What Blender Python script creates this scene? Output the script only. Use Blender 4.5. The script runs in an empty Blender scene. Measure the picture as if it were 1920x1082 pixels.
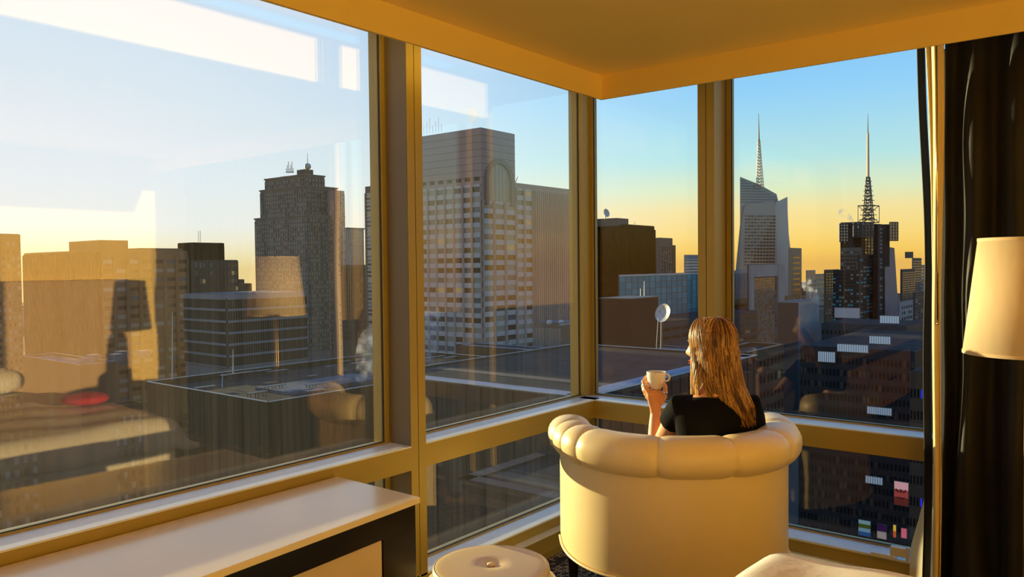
import bpy, bmesh, math, random
from mathutils import Vector, Matrix
random.seed(7)
sc = bpy.context.scene
COL = sc.collection
PI = math.pi
sin, cos, tan = math.sin, math.cos, math.tan
# ------------------------------------------------------------------ camera
F = 1484.3; YAW = 0.674053; PITCH = -0.0284873; ROLL = -0.00984126; EYE = 1.5
FW = Vector((cos(YAW)*cos(PITCH), sin(YAW)*cos(PITCH), sin(PITCH)))
_r = Vector((sin(YAW), -cos(YAW), 0)); _u = _r.cross(FW)
RT = _r*cos(ROLL)+_u*sin(ROLL); UP = -_r*sin(ROLL)+_u*cos(ROLL)
cam = bpy.data.cameras.new('camera'); co = bpy.data.objects.new('camera', cam); COL.objects.link(co)
m3 = Matrix((RT, UP, -FW)).transposed()
co.matrix_world = Matrix.Translation((0, 0, EYE)) @ m3.to_4x4()
cam.sensor_fit = 'HORIZONTAL'; cam.sensor_width = 36; cam.lens = F/1920*36
cam.clip_start = .05; cam.clip_end = 9000
sc.camera = co
# ------------------------------------------------------------------ view
vs = sc.view_settings
vs.view_transform = 'Standard'; vs.look = 'None'; vs.gamma = 1; vs.exposure = 0.15; vs.use_curve_mapping = False
try:
    sc.cycles.use_denoising = True
    sc.cycles.max_bounces = 12; sc.cycles.diffuse_bounces = 6; sc.cycles.transparent_max_bounces = 24
    sc.cycles.glossy_bounces = 5; sc.cycles.volume_bounces = 1; sc.cycles.sample_clamp_indirect = 6
    sc.cycles.caustics_reflective = False
except Exception: pass
# ------------------------------------------------------------------ sun and sky
SUN_AZ = math.radians(88); SUN_EL = math.radians(5.2)
sd = Vector((cos(SUN_AZ)*cos(SUN_EL), sin(SUN_AZ)*cos(SUN_EL), sin(SUN_EL)))
sl = bpy.data.lights.new('sun', 'SUN'); so = bpy.data.objects.new('sun', sl); COL.objects.link(so)
sl.energy = 10.2; sl.color = (1, .81, .42); sl.angle = math.radians(.6)
so.rotation_euler = sd.to_track_quat('Z', 'Y').to_euler()
so.location = (0, 60, 30)

def srgb(h):
    h = h.lstrip('#'); c = [int(h[i:i+2], 16)/255 for i in (0, 2, 4)]
    return tuple(x/12.92 if x <= .04045 else ((x+.055)/1.055)**2.4 for x in c)

w = bpy.data.worlds.new('sky'); sc.world = w; w.use_nodes = True
N = w.node_tree.nodes; L = w.node_tree.links; N.clear()
out = N.new('ShaderNodeOutputWorld'); bg = N.new('ShaderNodeBackground'); L.new(bg.outputs[0], out.inputs[0])
tc = N.new('ShaderNodeTexCoord'); sx = N.new('ShaderNodeSeparateXYZ'); L.new(tc.outputs['Generated'], sx.inputs[0])
def ramp(stops):
    r = N.new('ShaderNodeValToRGB'); e = r.color_ramp.elements
    e[0].position = stops[0][0]; e[0].color = (*stops[0][1], 1); e[1].position = stops[1][0]; e[1].color = (*stops[1][1], 1)
    for p, c in stops[2:]:
        k = e.new(p); k.color = (*c, 1)
    L.new(sx.outputs['Z'], r.inputs[0]); return r
SKY_FAR = [(0, srgb('#eab45a')), (.015, srgb('#f8c860')), (.035, srgb('#fbd67a')), (.065, srgb('#f6e09c')), (.09, srgb('#dce8c2')), (.125, srgb('#b6e2e2')), (.2, srgb('#94d0f6')), (.32, srgb('#6fb4f2')), (.6, srgb('#4a86cc')), (1, srgb('#3666aa'))]
SKY_SUN = [(0, srgb('#f8dc9a')), (.012, srgb('#fcecb8')), (.03, srgb('#fff8dc')), (.05, srgb('#fbfcf6')), (.1, srgb('#f2faff')), (.2, srgb('#e2f2ff')), (.33, srgb('#d2eaff')), (.6, srgb('#c4e0fa')), (1, srgb('#86aee0'))]
ra = ramp(SKY_FAR); rb = ramp(SKY_SUN)
dot = N.new('ShaderNodeVectorMath'); dot.operation = 'DOT_PRODUCT'; L.new(tc.outputs['Generated'], dot.inputs[0]); dot.inputs[1].default_value = (cos(SUN_AZ), sin(SUN_AZ), 0)
mr = N.new('ShaderNodeMapRange'); mr.interpolation_type = 'SMOOTHSTEP'; mr.inputs['From Min'].default_value = .38; mr.inputs['From Max'].default_value = .93; L.new(dot.outputs['Value'], mr.inputs['Value'])
mx = N.new('ShaderNodeMix'); mx.data_type = 'RGBA'; L.new(mr.outputs[0], mx.inputs['Factor']); L.new(ra.outputs[0], mx.inputs[6]); L.new(rb.outputs[0], mx.inputs[7])
L.new(mx.outputs[2], bg.inputs[0]); bg.inputs[1].default_value = 1.08
# ------------------------------------------------------------------ helpers
def V(x, y, d):
    """world point seen at pixel x, y of the 1920x1082 frame, d metres in front of the camera"""
    v = FW + RT*((x-960)/F) - UP*((y-541)/F)
    return v*d + Vector((0, 0, EYE))
FH = Vector((cos(YAW), sin(YAW), 0)); RH = Vector((sin(YAW), -cos(YAW), 0))
def W(l, d, z=0.0):
    """l metres to the right, d metres ahead of where the camera stands"""
    return FH*d + RH*l + Vector((0, 0, z))

MATS = {}
def mat(name, col, rough=.6, metal=0, spec=.5, bump=None, noise=None, **kw):
    if name in MATS: return MATS[name]
    m = bpy.data.materials.new(name); m.use_nodes = True; MATS[name] = m
    nt = m.node_tree; b = nt.nodes['Principled BSDF']
    if isinstance(col, str): col = srgb(col)
    b.inputs['Base Color'].default_value = (*col, 1); b.inputs['Roughness'].default_value = rough
    b.inputs['Metallic'].default_value = metal; b.inputs['Specular IOR Level'].default_value = spec
    for k, v in kw.items():
        b.inputs[k].default_value = v
    t = nt.nodes.new('ShaderNodeTexCoord')
    if noise:   # (scale, amount, [stretch])
        n = nt.nodes.new('ShaderNodeTexNoise'); n.inputs['Scale'].default_value = noise[0]; n.inputs['Detail'].default_value = 4
        if len(noise) > 2:
            mp = nt.nodes.new('ShaderNodeMapping'); mp.inputs['Scale'].default_value = noise[2]; nt.links.new(t.outputs['Object'], mp.inputs[0]); nt.links.new(mp.outputs[0], n.inputs['Vector'])
        else: nt.links.new(t.outputs['Object'], n.inputs['Vector'])
        r = nt.nodes.new('ShaderNodeValToRGB'); a = noise[1]
        r.color_ramp.elements[0].position = .3; r.color_ramp.elements[1].position = .7
        r.color_ramp.elements[0].color = (*[c*(1-a) for c in col], 1); r.color_ramp.elements[1].color = (*[min(1, c*(1+a)) for c in col], 1)
        nt.links.new(n.outputs['Fac'], r.inputs[0]); nt.links.new(r.outputs[0], b.inputs['Base Color'])
    if bump:    # (scale, strength, distance)
        n = nt.nodes.new('ShaderNodeTexNoise'); n.inputs['Scale'].default_value = bump[0]; n.inputs['Detail'].default_value = 6
        nt.links.new(t.outputs['Object'], n.inputs['Vector'])
        bp = nt.nodes.new('ShaderNodeBump'); bp.inputs['Strength'].default_value = bump[1]; bp.inputs['Distance'].default_value = bump[2]
        nt.links.new(n.outputs['Fac'], bp.inputs['Height']); nt.links.new(bp.outputs[0], b.inputs['Normal'])
    return m

class MB:
    def __init__(s): s.v = []; s.f = []; s.m = []; s.mats = []
    def mi(s, m):
        if m not in s.mats: s.mats.append(m)
        return s.mats.index(m)
    def add(s, vs, fs, m):
        o = len(s.v); k = s.mi(m); s.v += [tuple(p) for p in vs]
        for f in fs: s.f.append(tuple(i+o for i in f)); s.m.append(k)
        return s
    def box(s, x0, x1, y0, y1, z0, z1, m):
        if x0 > x1: x0, x1 = x1, x0
        if y0 > y1: y0, y1 = y1, y0
        vs = [(x0,y0,z0),(x1,y0,z0),(x1,y1,z0),(x0,y1,z0),(x0,y0,z1),(x1,y0,z1),(x1,y1,z1),(x0,y1,z1)]
        return s.add(vs, [(0,3,2,1),(4,5,6,7),(0,1,5,4),(1,2,6,5),(2,3,7,6),(3,0,4,7)], m)
    def prism(s, pts, z0, z1, m):
        n = len(pts); vs = [(p[0],p[1],z0) for p in pts]+[(p[0],p[1],z1) for p in pts]
        return s.add(vs, [tuple(range(n))[::-1], tuple(range(n, 2*n))]+[(i,(i+1)%n,(i+1)%n+n,i+n) for i in range(n)], m)
    def rings(s, rs, m, cap=True, loop=False):
        n = len(rs[0]); vs = [p for r in rs for p in r]; fs = []
        K = len(rs)
        for k in range(K if loop else K-1):
            a = k*n; b = ((k+1) % K)*n
            for i in range(n):
                j = (i+1) % n; fs.append((a+i, a+j, b+j, b+i))
        if cap and not loop: fs += [tuple(range(n))[::-1], tuple((K-1)*n+i for i in range(n))]
        return s.add(vs, fs, m)
    def tube(s, pts, rad, m, n=10, cap=True, rnd=False):
        pts = [Vector(p) for p in pts]
        if not hasattr(rad, '__len__'): rad = [rad]*len(pts)
        rs = []; ref = None
        for i, p in enumerate(pts):
            t = (pts[min(i+1, len(pts)-1)]-pts[max(i-1, 0)])
            t = t.normalized() if t.length > 1e-9 else Vector((0,0,1))
            if ref is None: ref = Vector((0,0,1)) if abs(t.z) < .9 else Vector((1,0,0))
            a = (ref-t*ref.dot(t)).normalized(); b = t.cross(a); ref = a
            r = rad[i]; r = (r, r) if not hasattr(r, '__len__') else r
            rs.append([p+a*(r[0]*cos(2*PI*k/n))+b*(r[1]*sin(2*PI*k/n)) for k in range(n)])
            if i == 0: t0 = t; a0, b0 = a, b; r0 = r
        if rnd:
            r = r0; pre = [[pts[0]-t0*(min(r)*sin(q))+a0*(r[0]*cos(q)*cos(2*PI*k/n))+b0*(r[1]*cos(q)*sin(2*PI*k/n)) for k in range(n)] for q in (1.35, .95, .5)]
            r = rad[-1]; r = (r, r) if not hasattr(r, '__len__') else r
            post = [[pts[-1]+t*(min(r)*sin(q))+a*(r[0]*cos(q)*cos(2*PI*k/n))+b*(r[1]*cos(q)*sin(2*PI*k/n)) for k in range(n)] for q in (.5, .95, 1.35)]
            rs = pre+rs+post
        return s.rings(rs, m, cap)
    def lathe(s, c, prof, m, n=48, cap=True):
        c = Vector(c)
        return s.rings([[c+Vector((r*cos(2*PI*k/n), r*sin(2*PI*k/n), z)) for k in range(n)] for r, z in prof], m, cap)
    def ball(s, c, r, m, n=16, k=10, sc=(1,1,1)):
        c = Vector(c)
        return s.rings([[c+Vector((r*sc[0]*sin(q)*cos(2*PI*i/n), r*sc[1]*sin(q)*sin(2*PI*i/n), -r*sc[2]*cos(q))) for i in range(n)] for q in [PI*(j+.3)/(k-.4) for j in range(k)]], m)
    def build(s, name, parent=None, smooth=False, bevel=0, sub=0, angle=None, seg=2):
        me = bpy.data.meshes.new(name); me.from_pydata(s.v, [], s.f)
        for m in s.mats: me.materials.append(m)
        me.polygons.foreach_set('material_index', s.m)
        me.update()
        bm = bmesh.new(); bm.from_mesh(me); bmesh.ops.recalc_face_normals(bm, faces=bm.faces); bm.to_mesh(me); bm.free()
        if smooth:
            me.polygons.foreach_set('use_smooth', [True]*len(me.polygons))
            if angle: me.set_sharp_from_angle(angle=math.radians(angle))
        o = bpy.data.objects.new(name, me); COL.objects.link(o)
        if parent:
            o.parent = parent; o.matrix_parent_inverse = parent.matrix_basis.inverted()
        if bevel:
            b = o.modifiers.new('bevel', 'BEVEL'); b.width = bevel; b.segments = seg; b.limit_method = 'ANGLE'; b.angle_limit = math.radians(40)
        if sub:
            b = o.modifiers.new('sub', 'SUBSURF'); b.levels = sub; b.render_levels = sub
        return o
def tag(o, label=None, cat=None, group=None, kind=None):
    if label: o['label'] = label
    if cat: o['category'] = cat
    if group: o['group'] = group
    if kind: o['kind'] = kind
    return o
def thing(name, label, cat, loc=(0,0,0), group=None):
    o = bpy.data.objects.new(name, None); COL.objects.link(o); o.location = loc; o.empty_display_size = .1
    return tag(o, label, cat, group)
def struct(mb, name, **k): return tag(mb.build(name, **k), kind='structure')

# ------------------------------------------------------------------ room materials
PAINT = mat('golden paint', (.92, .68, .20), .75, bump=(180, .05, .002))
WALLP = mat('golden bounce wall', (.93, .68, .22), .7, bump=(150, .06, .002))  # strong gold chosen so the wall bounces warm fill into the room
FRAME = mat('bronze anodised window frame', (.40, .29, .065), .42, metal=.2, bump=(60, .03, .001))
FRSIDE = mat('shaded frame side', (.17, .14, .095), .45, bump=(60, .03, .001))  # shade of the mullion sides put into a darker frame colour
GASK = mat('dark rubber gasket', (.03, .026, .02), .6)
SILL = mat('pale metal sill', (.74, .76, .76), .32, metal=0, noise=(9, .06))
FLOORM = None
def carpet():
    m = bpy.data.materials.new('patterned carpet'); m.use_nodes = True; nt = m.node_tree; b = nt.nodes['Principled BSDF']
    t = nt.nodes.new('ShaderNodeTexCoord'); mp = nt.nodes.new('ShaderNodeMapping'); mp.inputs['Rotation'].default_value = (0,0,.78); mp.inputs['Scale'].default_value = (1,1.7,1)
    nt.links.new(t.outputs['Object'], mp.inputs[0])
    v = nt.nodes.new('ShaderNodeTexBrick'); v.inputs['Scale'].default_value = 9; v.inputs['Mortar Size'].default_value = .035; v.inputs['Color1'].default_value = (.012,.010,.009,1); v.inputs['Color2'].default_value = (.55,.42,.26,1); v.inputs['Mortar'].default_value = (.015,.012,.01,1)
    v.inputs['Bias'].default_value = -.25; v.inputs['Brick Width'].default_value = .35; v.inputs['Row Height'].default_value = .25
    nt.links.new(mp.outputs[0], v.inputs['Vector']); nt.links.new(v.outputs['Color'], b.inputs['Base Color']); b.inputs['Roughness'].default_value = .95
    n = nt.nodes.new('ShaderNodeTexNoise'); n.inputs['Scale'].default_value = 300; bp = nt.nodes.new('ShaderNodeBump'); bp.inputs['Strength'].default_value = .5; bp.inputs['Distance'].default_value = .004
    nt.links.new(t.outputs['Object'], n.inputs['Vector']); nt.links.new(n.outputs['Fac'], bp.inputs['Height']); nt.links.new(bp.outputs[0], b.inputs['Normal'])
    return m
CARPET = carpet()
def glass(name, dust, tint=(.93,.95,.95), refl=.11):
    m = bpy.data.materials.new(name); m.use_nodes = True; nt = m.node_tree; nt.nodes.clear()
    o = nt.nodes.new('ShaderNodeOutputMaterial'); tr = nt.nodes.new('ShaderNodeBsdfTransparent'); gl = nt.nodes.new('ShaderNodeBsdfGlossy'); tl = nt.nodes.new('ShaderNodeBsdfTranslucent')
    tr.inputs[0].default_value = (*tint, 1); gl.inputs['Roughness'].default_value = 0.0; gl.inputs[0].default_value = (1,.80,.62,1); tl.inputs[0].default_value = (.9,.86,.8,1)
    lw = nt.nodes.new('ShaderNodeLayerWeight'); lw.inputs[0].default_value = .5
    pw = nt.nodes.new('ShaderNodeMath'); pw.operation = 'POWER'; pw.inputs[1].default_value = 4; nt.links.new(lw.outputs['Facing'], pw.inputs[0])
    ma = nt.nodes.new('ShaderNodeMath'); ma.operation = 'MULTIPLY_ADD'; ma.inputs[1].default_value = .6; ma.inputs[2].default_value = refl; nt.links.new(pw.outputs[0], ma.inputs[0])
    m1 = nt.nodes.new('ShaderNodeMixShader'); nt.links.new(ma.outputs[0], m1.inputs[0]); nt.links.new(tr.outputs[0], m1.inputs[1]); nt.links.new(gl.outputs[0], m1.inputs[2])
    # dust: specks, streaks and a thin film
    t = nt.nodes.new('ShaderNodeTexCoord'); n1 = nt.nodes.new('ShaderNodeTexNoise'); n1.inputs['Scale'].default_value = 240; n1.inputs['Detail'].default_value = 2; nt.links.new(t.outputs['Object'], n1.inputs['Vector'])
    r1 = nt.nodes.new('ShaderNodeValToRGB'); r1.color_ramp.elements[0].position = .70; r1.color_ramp.elements[1].position = .80; nt.links.new(n1.outputs['Fac'], r1.inputs[0])
    mp = nt.nodes.new('ShaderNodeMapping'); mp.inputs['Scale'].default_value = (26, 26, .6); nt.links.new(t.outputs['Object'], mp.inputs[0])
    n2 = nt.nodes.new('ShaderNodeTexNoise'); n2.inputs['Scale'].default_value = 1.6; nt.links.new(mp.outputs[0], n2.inputs['Vector'])
    a1 = nt.nodes.new('ShaderNodeMath'); a1.operation = 'MULTIPLY_ADD'; a1.inputs[1].default_value = dust*3; nt.links.new(r1.outputs[0], a1.inputs[0])
    a2 = nt.nodes.new('ShaderNodeMath'); a2.operation = 'MULTIPLY'; a2.inputs[1].default_value = dust*1.6; nt.links.new(n2.outputs['Fac'], a2.inputs[0]); nt.links.new(a2.outputs[0], a1.inputs[2])
    m2 = nt.nodes.new('ShaderNodeMixShader'); nt.links.new(a1.outputs[0], m2.inputs[0]); nt.links.new(m1.outputs[0], m2.inputs[1]); nt.links.new(tl.outputs[0], m2.inputs[2])
    nt.links.new(m2.outputs[0], o.inputs[0]); return m
G_DUSTY = glass('dusty window glass', .007, refl=.10)
G_MID = glass('streaked window glass', .006, refl=.055)
G_CLEAN = glass('window glass', .002, refl=.03)

# ------------------------------------------------------------------ room shell
XG, YG = 3.972, 2.60          # glass planes
XF, YF = 3.816, 2.452         # inner faces of the frames
XB, YB = -2.3, -1.75          # walls behind
ZC, ZS = 2.480, 2.357         # ceiling, lower edge of the fascia
XS, YS = 3.52, 2.2025
struct(MB().box(XB-.1, 4.3, YB-.1, 2.9, -.12, 0, CARPET), 'floor')
struct(MB().box(XB-.1, XS, YB-.1, YS, ZC, ZC+.1, PAINT), 'ceiling')
struct(MB().box(XB-.1, XS+.012, YS, YS+.012, ZS, ZC+.1, PAINT), 'trim_1')
struct(MB().box(XS, XS+.012, YB-.1, YS, ZS, ZC+.1, PAINT), 'trim_2')
HB = MB(); HB.box(XB-.1, 4.3, YS+.012, 2.9, 2.62, 2.7, PAINT); HB.box(XS+.012, 4.3, YB-.1, YS+.012, 2.62, 2.7, PAINT); struct(HB, 'trim_3')
struct(MB().box(XB-.1, XB, YB-.1, 2.9, 0, 2.7, mat('ochre bounce wall', (.62, .43, .14), .7)), 'wall_back')  # ochre kept strong for its warm bounce light
struct(MB().box(XB, 4.3, YB-.1, YB, 0, 2.7, WALLP), 'wall_right')
# window walls: base ledges, transoms, posts
def ledges(o, a0, a1, along):
    """base ledges along one window wall, a0..a1"""
    def bx(g0, g1, z0, z1, m):
        if along == 'x': o.box(a0, a1, g0, g1, z0, z1, m)
        else: o.box(g0, g1, a0, a1, z0, z1, m)
    return bx
o = MB(); bx = ledges(o, XB, 3.88, 'x')
bx(YF+.002, YG+.04, 0, .148, FRAME); bx(YF, YG, .148, .156, SILL); bx(YF-.045, YF+.002, 0, .095, FRAME); bx(YF-.05, YF, .095, .101, SILL); bx(YF-.075, YF-.045, 0, .03, FRAME)
struct(o, 'trim_4')
o = MB(); bx = ledges(o, YB, 2.56, 'y')
bx(XF+.002, XG+.04, 0, .158, FRAME); bx(XF, XG, .158, .168, SILL); bx(XF-.055, XF+.002, 0, .095, FRAME); bx(XF-.06, XF, .095, .102, SILL); bx(XF-.10, XF-.055, 0, .045, SILL)
struct(o, 'trim_5')
def window(name, glassm, mode, a0, a1, z0, z1, bead=.022, gm=None):
    """one pane with its bead frame, mode 'x': in the left window wall from x=a0 to a1; 'y': in the right one"""
    g = MB()
    if mode == 'x': g.box(a0, a1, YG, YG+.012, z0, z1, glassm)
    else: g.box(XG, XG+.012, a0, a1, z0, z1, glassm)
    # keep only the inner face so that a reflection is single
    w_ = tag(g.build(name), kind='structure')
    f = MB(); p0, p1 = -.006, .03
    def bar(s0, s1, q0, q1, d0, d1, m):
        if mode == 'x': f.box(s0, s1, YG+d0, YG+d1, q0, q1, m)
        else: f.box(XG+d0, XG+d1, s0, s1, q0, q1, m)
    for s0, s1, q0, q1 in ((a0, a0+bead, z0, z1), (a1-bead, a1, z0, z1), (a0+bead, a1-bead, z0, z0+.006), (a0+bead, a1-bead, z1-bead, z1)):
        bar(s0, s1, q0, q1, p0-.012, p1, FRAME)
    for s0, s1, q0, q1 in ((a0+bead, a0+bead+.004, z0+.006, z1-bead), (a1-bead-.004, a1-bead, z0+.006, z1-bead), (a0+bead, a1-bead, z0+.006, z0+.009)):
        bar(s0, s1, q0, q1, p0-.003, -.0005, GASK)
    f.build('window_frame', w_)
    return w_
ZT0, ZT1, ZTOP = .625, .73, 2.62
LW = [(XB, -.66), (-.54, 2.36), (2.45, 3.90)]
n = 0
for i, (a0, a1) in enumerate(LW):
    g = (G_DUSTY, G_DUSTY, G_MID)[i]
    n += 1; window('window_%d' % n, g, 'x', a0, a1, .156, ZT0+.01)
    n += 1; window('window_%d' % n, g, 'x', a0, a1, ZT1, ZTOP)
RWD = [(1.805, 2.565), (-.4, 1.715), (YB, -.5)]
for i, (a0, a1) in enumerate(RWD):
    n += 1; window('window_%d' % n, G_CLEAN, 'y', a0, a1, .168, ZT0+.01)
    n += 1; window('window_%d' % n, G_CLEAN, 'y', a0, a1, ZT1, ZTOP)
def transom_x(a0, a1):
    o = MB(); o.box(a0, a1, YF, YG+.06, ZT0, ZT1-.006, FRAME); o.box(a0, a1, YF-.001, YG, ZT1-.006, ZT1, SILL); return o
def transom_y(a0, a1):
    o = MB(); o.box(XF, XG+.06, a0, a1, ZT0, ZT1-.006, FRAME); o.box(XF-.001, XG, a0, a1, ZT1-.006, ZT1, SILL); return o
struct(transom_x(XB, -.66), 'trim_6'); struct(transom_x(-.54, 2.366), 'trim_7'); struct(transom_x(2.4555, 3.8785), 'trim_8')
struct(transom_y(1.811, 2.562), 'trim_9'); struct(transom_y(-.4, 1.72), 'trim_10'); struct(transom_y(YB, -.5), 'trim_11')
def mull_x(a0, a1, name):
    o = MB(); c = a0+(a1-a0)*.49
    o.box(a0, c-.002, YF, YG+.09, 0.02, ZTOP, FRAME); o.box(c+.002, a1, YF, YG+.09, 0.02, ZTOP, FRAME); o.box(c-.002, c+.002, YF+.012, YG+.08, .02, ZTOP, GASK); o.box(a0-.0015, a0, YF+.004, YG-.02, .02, ZTOP, FRSIDE); o.box(a1, a1+.0015, YF+.004, YG-.02, .02, ZTOP, FRSIDE)
    struct(o, name)
def mull_y(a0, a1, name):
    o = MB(); c = (a0+a1)/2
    o.box(XF, XG+.09, a0, c-.002, 0.02, ZTOP, FRAME); o.box(XF, XG+.09, c+.002, a1, 0.02, ZTOP, FRAME); o.box(XF+.012, XG+.08, c-.002, c+.002, .02, ZTOP, GASK)
    struct(o, name)
mull_x(2.366, 2.4555, 'trim_12'); mull_x(-.66, -.54, 'trim_13'); mull_y(1.72, 1.811, 'trim_14'); mull_y(-.5, -.4, 'trim_15')
o = MB(); o.prism([(3.8785, 2.66), (3.8785, 2.562), (4.03, 2.562), (4.03, 2.66)], .02, ZTOP, FRAME)
struct(o, 'trim_16')

# ------------------------------------------------------------------ console by the left window
CW = mat('cream lacquer top', (.96, .80, .50), .18, spec=.7, noise=(3, .03))
CBLK = mat('black lacquer', (.008, .007, .006), .3)
CPAN = mat('cream panel', (.82, .64, .36), .45)
t = thing('console_table', 'long low console with cream top and black frame under the left window', 'console', (.8, 2.2, 0))
o = MB(); o.prism([(-1.6, 2.44), (-1.6, 1.93), (1.1, 1.93), (1.955, 1.985), (1.955, 2.44)], .668, .69, CW); o.build('tabletop', t, bevel=.002)
o = MB(); o.prism([(-1.58, 2.43), (-1.58, 1.945), (1.1, 1.945), (1.945, 2.0), (1.945, 2.43)], .585, .668, CBLK); o.build('apron', t)
for xx, yy in ((1.79, 1.998), (-1.58, 1.95), (1.79, 2.30), (-1.58, 2.30)):
    MB().box(xx, xx+.155, yy, yy+.13, 0, .585, CBLK).build('leg', t, bevel=.002)
d = MB().box(-1.40, .185, 1.965, 2.40, .09, .575, CPAN).build('drawer', t, bevel=.003); MB().box(-.75, -.45, 1.955, 1.966, .33, .345, CBLK).build('handle', d)
d = MB().box(.19, 1.785, 1.998, 2.40, .09, .582, CPAN).build('drawer', t, bevel=.003); MB().box(.3, .5, 1.988, 1.999, .2, .215, CBLK).build('handle', d)

# ------------------------------------------------------------------ ottoman
LEA = mat('cream leather', (.88, .70, .40), .36, spec=.45, bump=(260, .12, .002))
t = thing('ottoman', 'round two-tier cream leather ottoman beside the console end', 'ottoman', (2.155, 1.83, 0))
OC = (2.155, 1.83, 0)
def seatprof(R, z0, z1, dome, e=.02):
    p = [(R-.012, z0)]+[(R-e+e*cos(a), z1-e+e*sin(a)) for a in (-.0, .3, .6, .9, 1.2, 1.45)]
    for k in range(1, 9):
        q = 1-k/9; p.append(((R-e)*q, z1+dome*(1-q*q) - (.010 if k == 8 else .004 if k == 7 else 0)))
    return p+[(.001, z1+dome-.014)]
MB().lathe(OC, [(.2,.06),(.225,.062),(.243,.075)]+[(.246, .1+.03*i) for i in range(9)]+[(.238,.362),(.22,.368),(.2,.366)], LEA).build('base_cushion', t, smooth=True, angle=50)
o = MB(); o.lathe(OC, seatprof(.212, .366, .425, .006), LEA); o.build('seat', t, smooth=True)
o = MB(); o.rings([[Vector(OC)+Vector(((.206+.0035*cos(b))*cos(a), (.206+.0035*cos(b))*sin(a), .419+.0035*sin(b))) for b in [2*PI*k/8 for k in range(8)]] for a in [2*PI*k/64 for k in range(64)]], LEA, loop=True); o.build('piping', t, smooth=True)
o = MB(); o.lathe(OC, [(.015,.424),(.015,.428),(.009,.4295),(.001,.430)], LEA, n=16); o.build('button', t, smooth=True)
for a in range(4): MB().lathe((OC[0]+.17*cos(a*PI/2+.6), OC[1]+.17*sin(a*PI/2+.6), 0), [(.018,0),(.024,.062)], CBLK, n=16).build('foot', t)

# ------------------------------------------------------------------ tub armchair
CL, CD = .737, 3.72           # chair centre line and front depth
AC, BC, NC = .515, .56, 2.25
def upath(t, a, b, n=NC, front=0.0):
    """t 0..1 runs from the front of the left arm round the back to the front of the right arm"""
    th = PI*t; x = -cos(th); y = sin(th)
    return CL + a*math.copysign(abs(x)**(2/n), x), CD + front - b*abs(y)**(2/n)
def resample(a, b, n, front=0.0, lead=0.0):
    raw = [upath(i/400, a, b, front=front) for i in range(401)]
    if lead: raw = [(raw[0][0]+.0, raw[0][1]+lead)]+raw+[(raw[-1][0], raw[-1][1]+lead)]
    cum = [0]
    for p, q in zip(raw, raw[1:]): cum.append(cum[-1]+math.dist(p, q))
    outp = []; j = 0
    for i in range(n+1):
        s = cum[-1]*i/n
        while j < len(cum)-2 and cum[j+1] < s: j += 1
        u = (s-cum[j])/max(1e-9, cum[j+1]-cum[j]); outp.append((raw[j][0]+(raw[j+1][0]-raw[j][0])*u, raw[j][1]+(raw[j+1][1]-raw[j][1])*u))
    return outp, cum[-1]
CLEA = mat('ivory leather', (.92, .72, .36), .38, spec=.5, bump=(320, .15, .0015))
DWOOD = mat('dark stained wood', (.020, .010, .006), .35)
chair = thing('tub_armchair', 'large ivory leather tub armchair with a fat channelled roll round the back', 'armchair', W(CL, 3.45))
outer, Lo = resample(AC, BC, 64, lead=.06); inner, _ = resample(AC-.13, BC-.13, 64, lead=.06)
zs = [.195, .20, .22, .40, .60, .70]; ins = [.012, .004, 0, 0, 0, .01]
o = MB(); rs = []
for i in range(65):
    (ax, ay), (bx_, by_) = outer[i], inner[i]
    dn = math.hypot(ax-bx_, ay-by_); ux, uy = (bx_-ax)/dn, (by_-ay)/dn
    ring = [W(ax+ux*k, ay+uy*k, z) for z, k in zip(zs, ins)] + [W(bx_-ux*k, by_-uy*k, z) for z, k in reversed(list(zip(zs, ins)))]
    rs.append(ring)
o.rings(rs, CLEA); shell = o.build('shell', chair, smooth=True, angle=50)
# piping along the lower edge
o = MB(); o.tube([W(x, y, .2) for x, y in resample(AC+.003, BC+.003, 64, lead=.06)[0]], .006, CLEA, n=8); o.build('piping', chair, smooth=True)
# the roll: channelled tube
def roll(name, T0, T1, seams, par):
    path, Lr = resample(AC-.045, BC-.045, 400, lead=.05)
    rs = []; n = 28
    sm = seams
    for i in range(401):
        t = i/400
        k = max(j for j in range(len(sm)-1) if sm[j] <= t+1e-9); k = min(k, len(sm)-2); u = (t-sm[k])/(sm[k+1]-sm[k]); ell = (sm[k+1]-sm[k])*Lr
        d = min(u, 1-u)*ell
        puff = .90+.10*(1-max(0, 1-d/.055)**2.2)
        if d < .004: puff *= .975
        if i < 14: puff *= (1-(1-i/14)**2.2)**.5*.98+.02
        if i > 386: puff *= (1-(1-(400-i)/14)**2.2)**.5*.98+.02
        x, y = path[i]; a = path[max(0, i-1)]; b = path[min(400, i+1)]
        tx, ty = b[0]-a[0], b[1]-a[1]; l = math.hypot(tx, ty); nx, ny = -ty/l, tx/l   # to the left of travel
        ring = []
        for q in range(n):
            th = 2*PI*q/n; ca, sa = cos(th), sin(th)
            rh, rz = .104*puff, .086*puff
            wr = 1
            if sa < -.35 and d < .06: wr = 1-.03*math.sin(ca*22)*(1-d/.06)
            e = math.copysign(abs(ca)**.9, ca)*rh*wr; f = math.copysign(abs(sa)**.9, sa)*rz*wr
            ring.append(W(x+nx*e, y+ny*e, .712+f))
        rs.append(ring)
    o = MB(); o.rings(rs, CLEA); return o.build(name, par, smooth=True)
SE = [0, .095, .16, .225, .415, .58, .735, .87, 1.0]
roll('roll', 0, 1, SE, chair)
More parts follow.
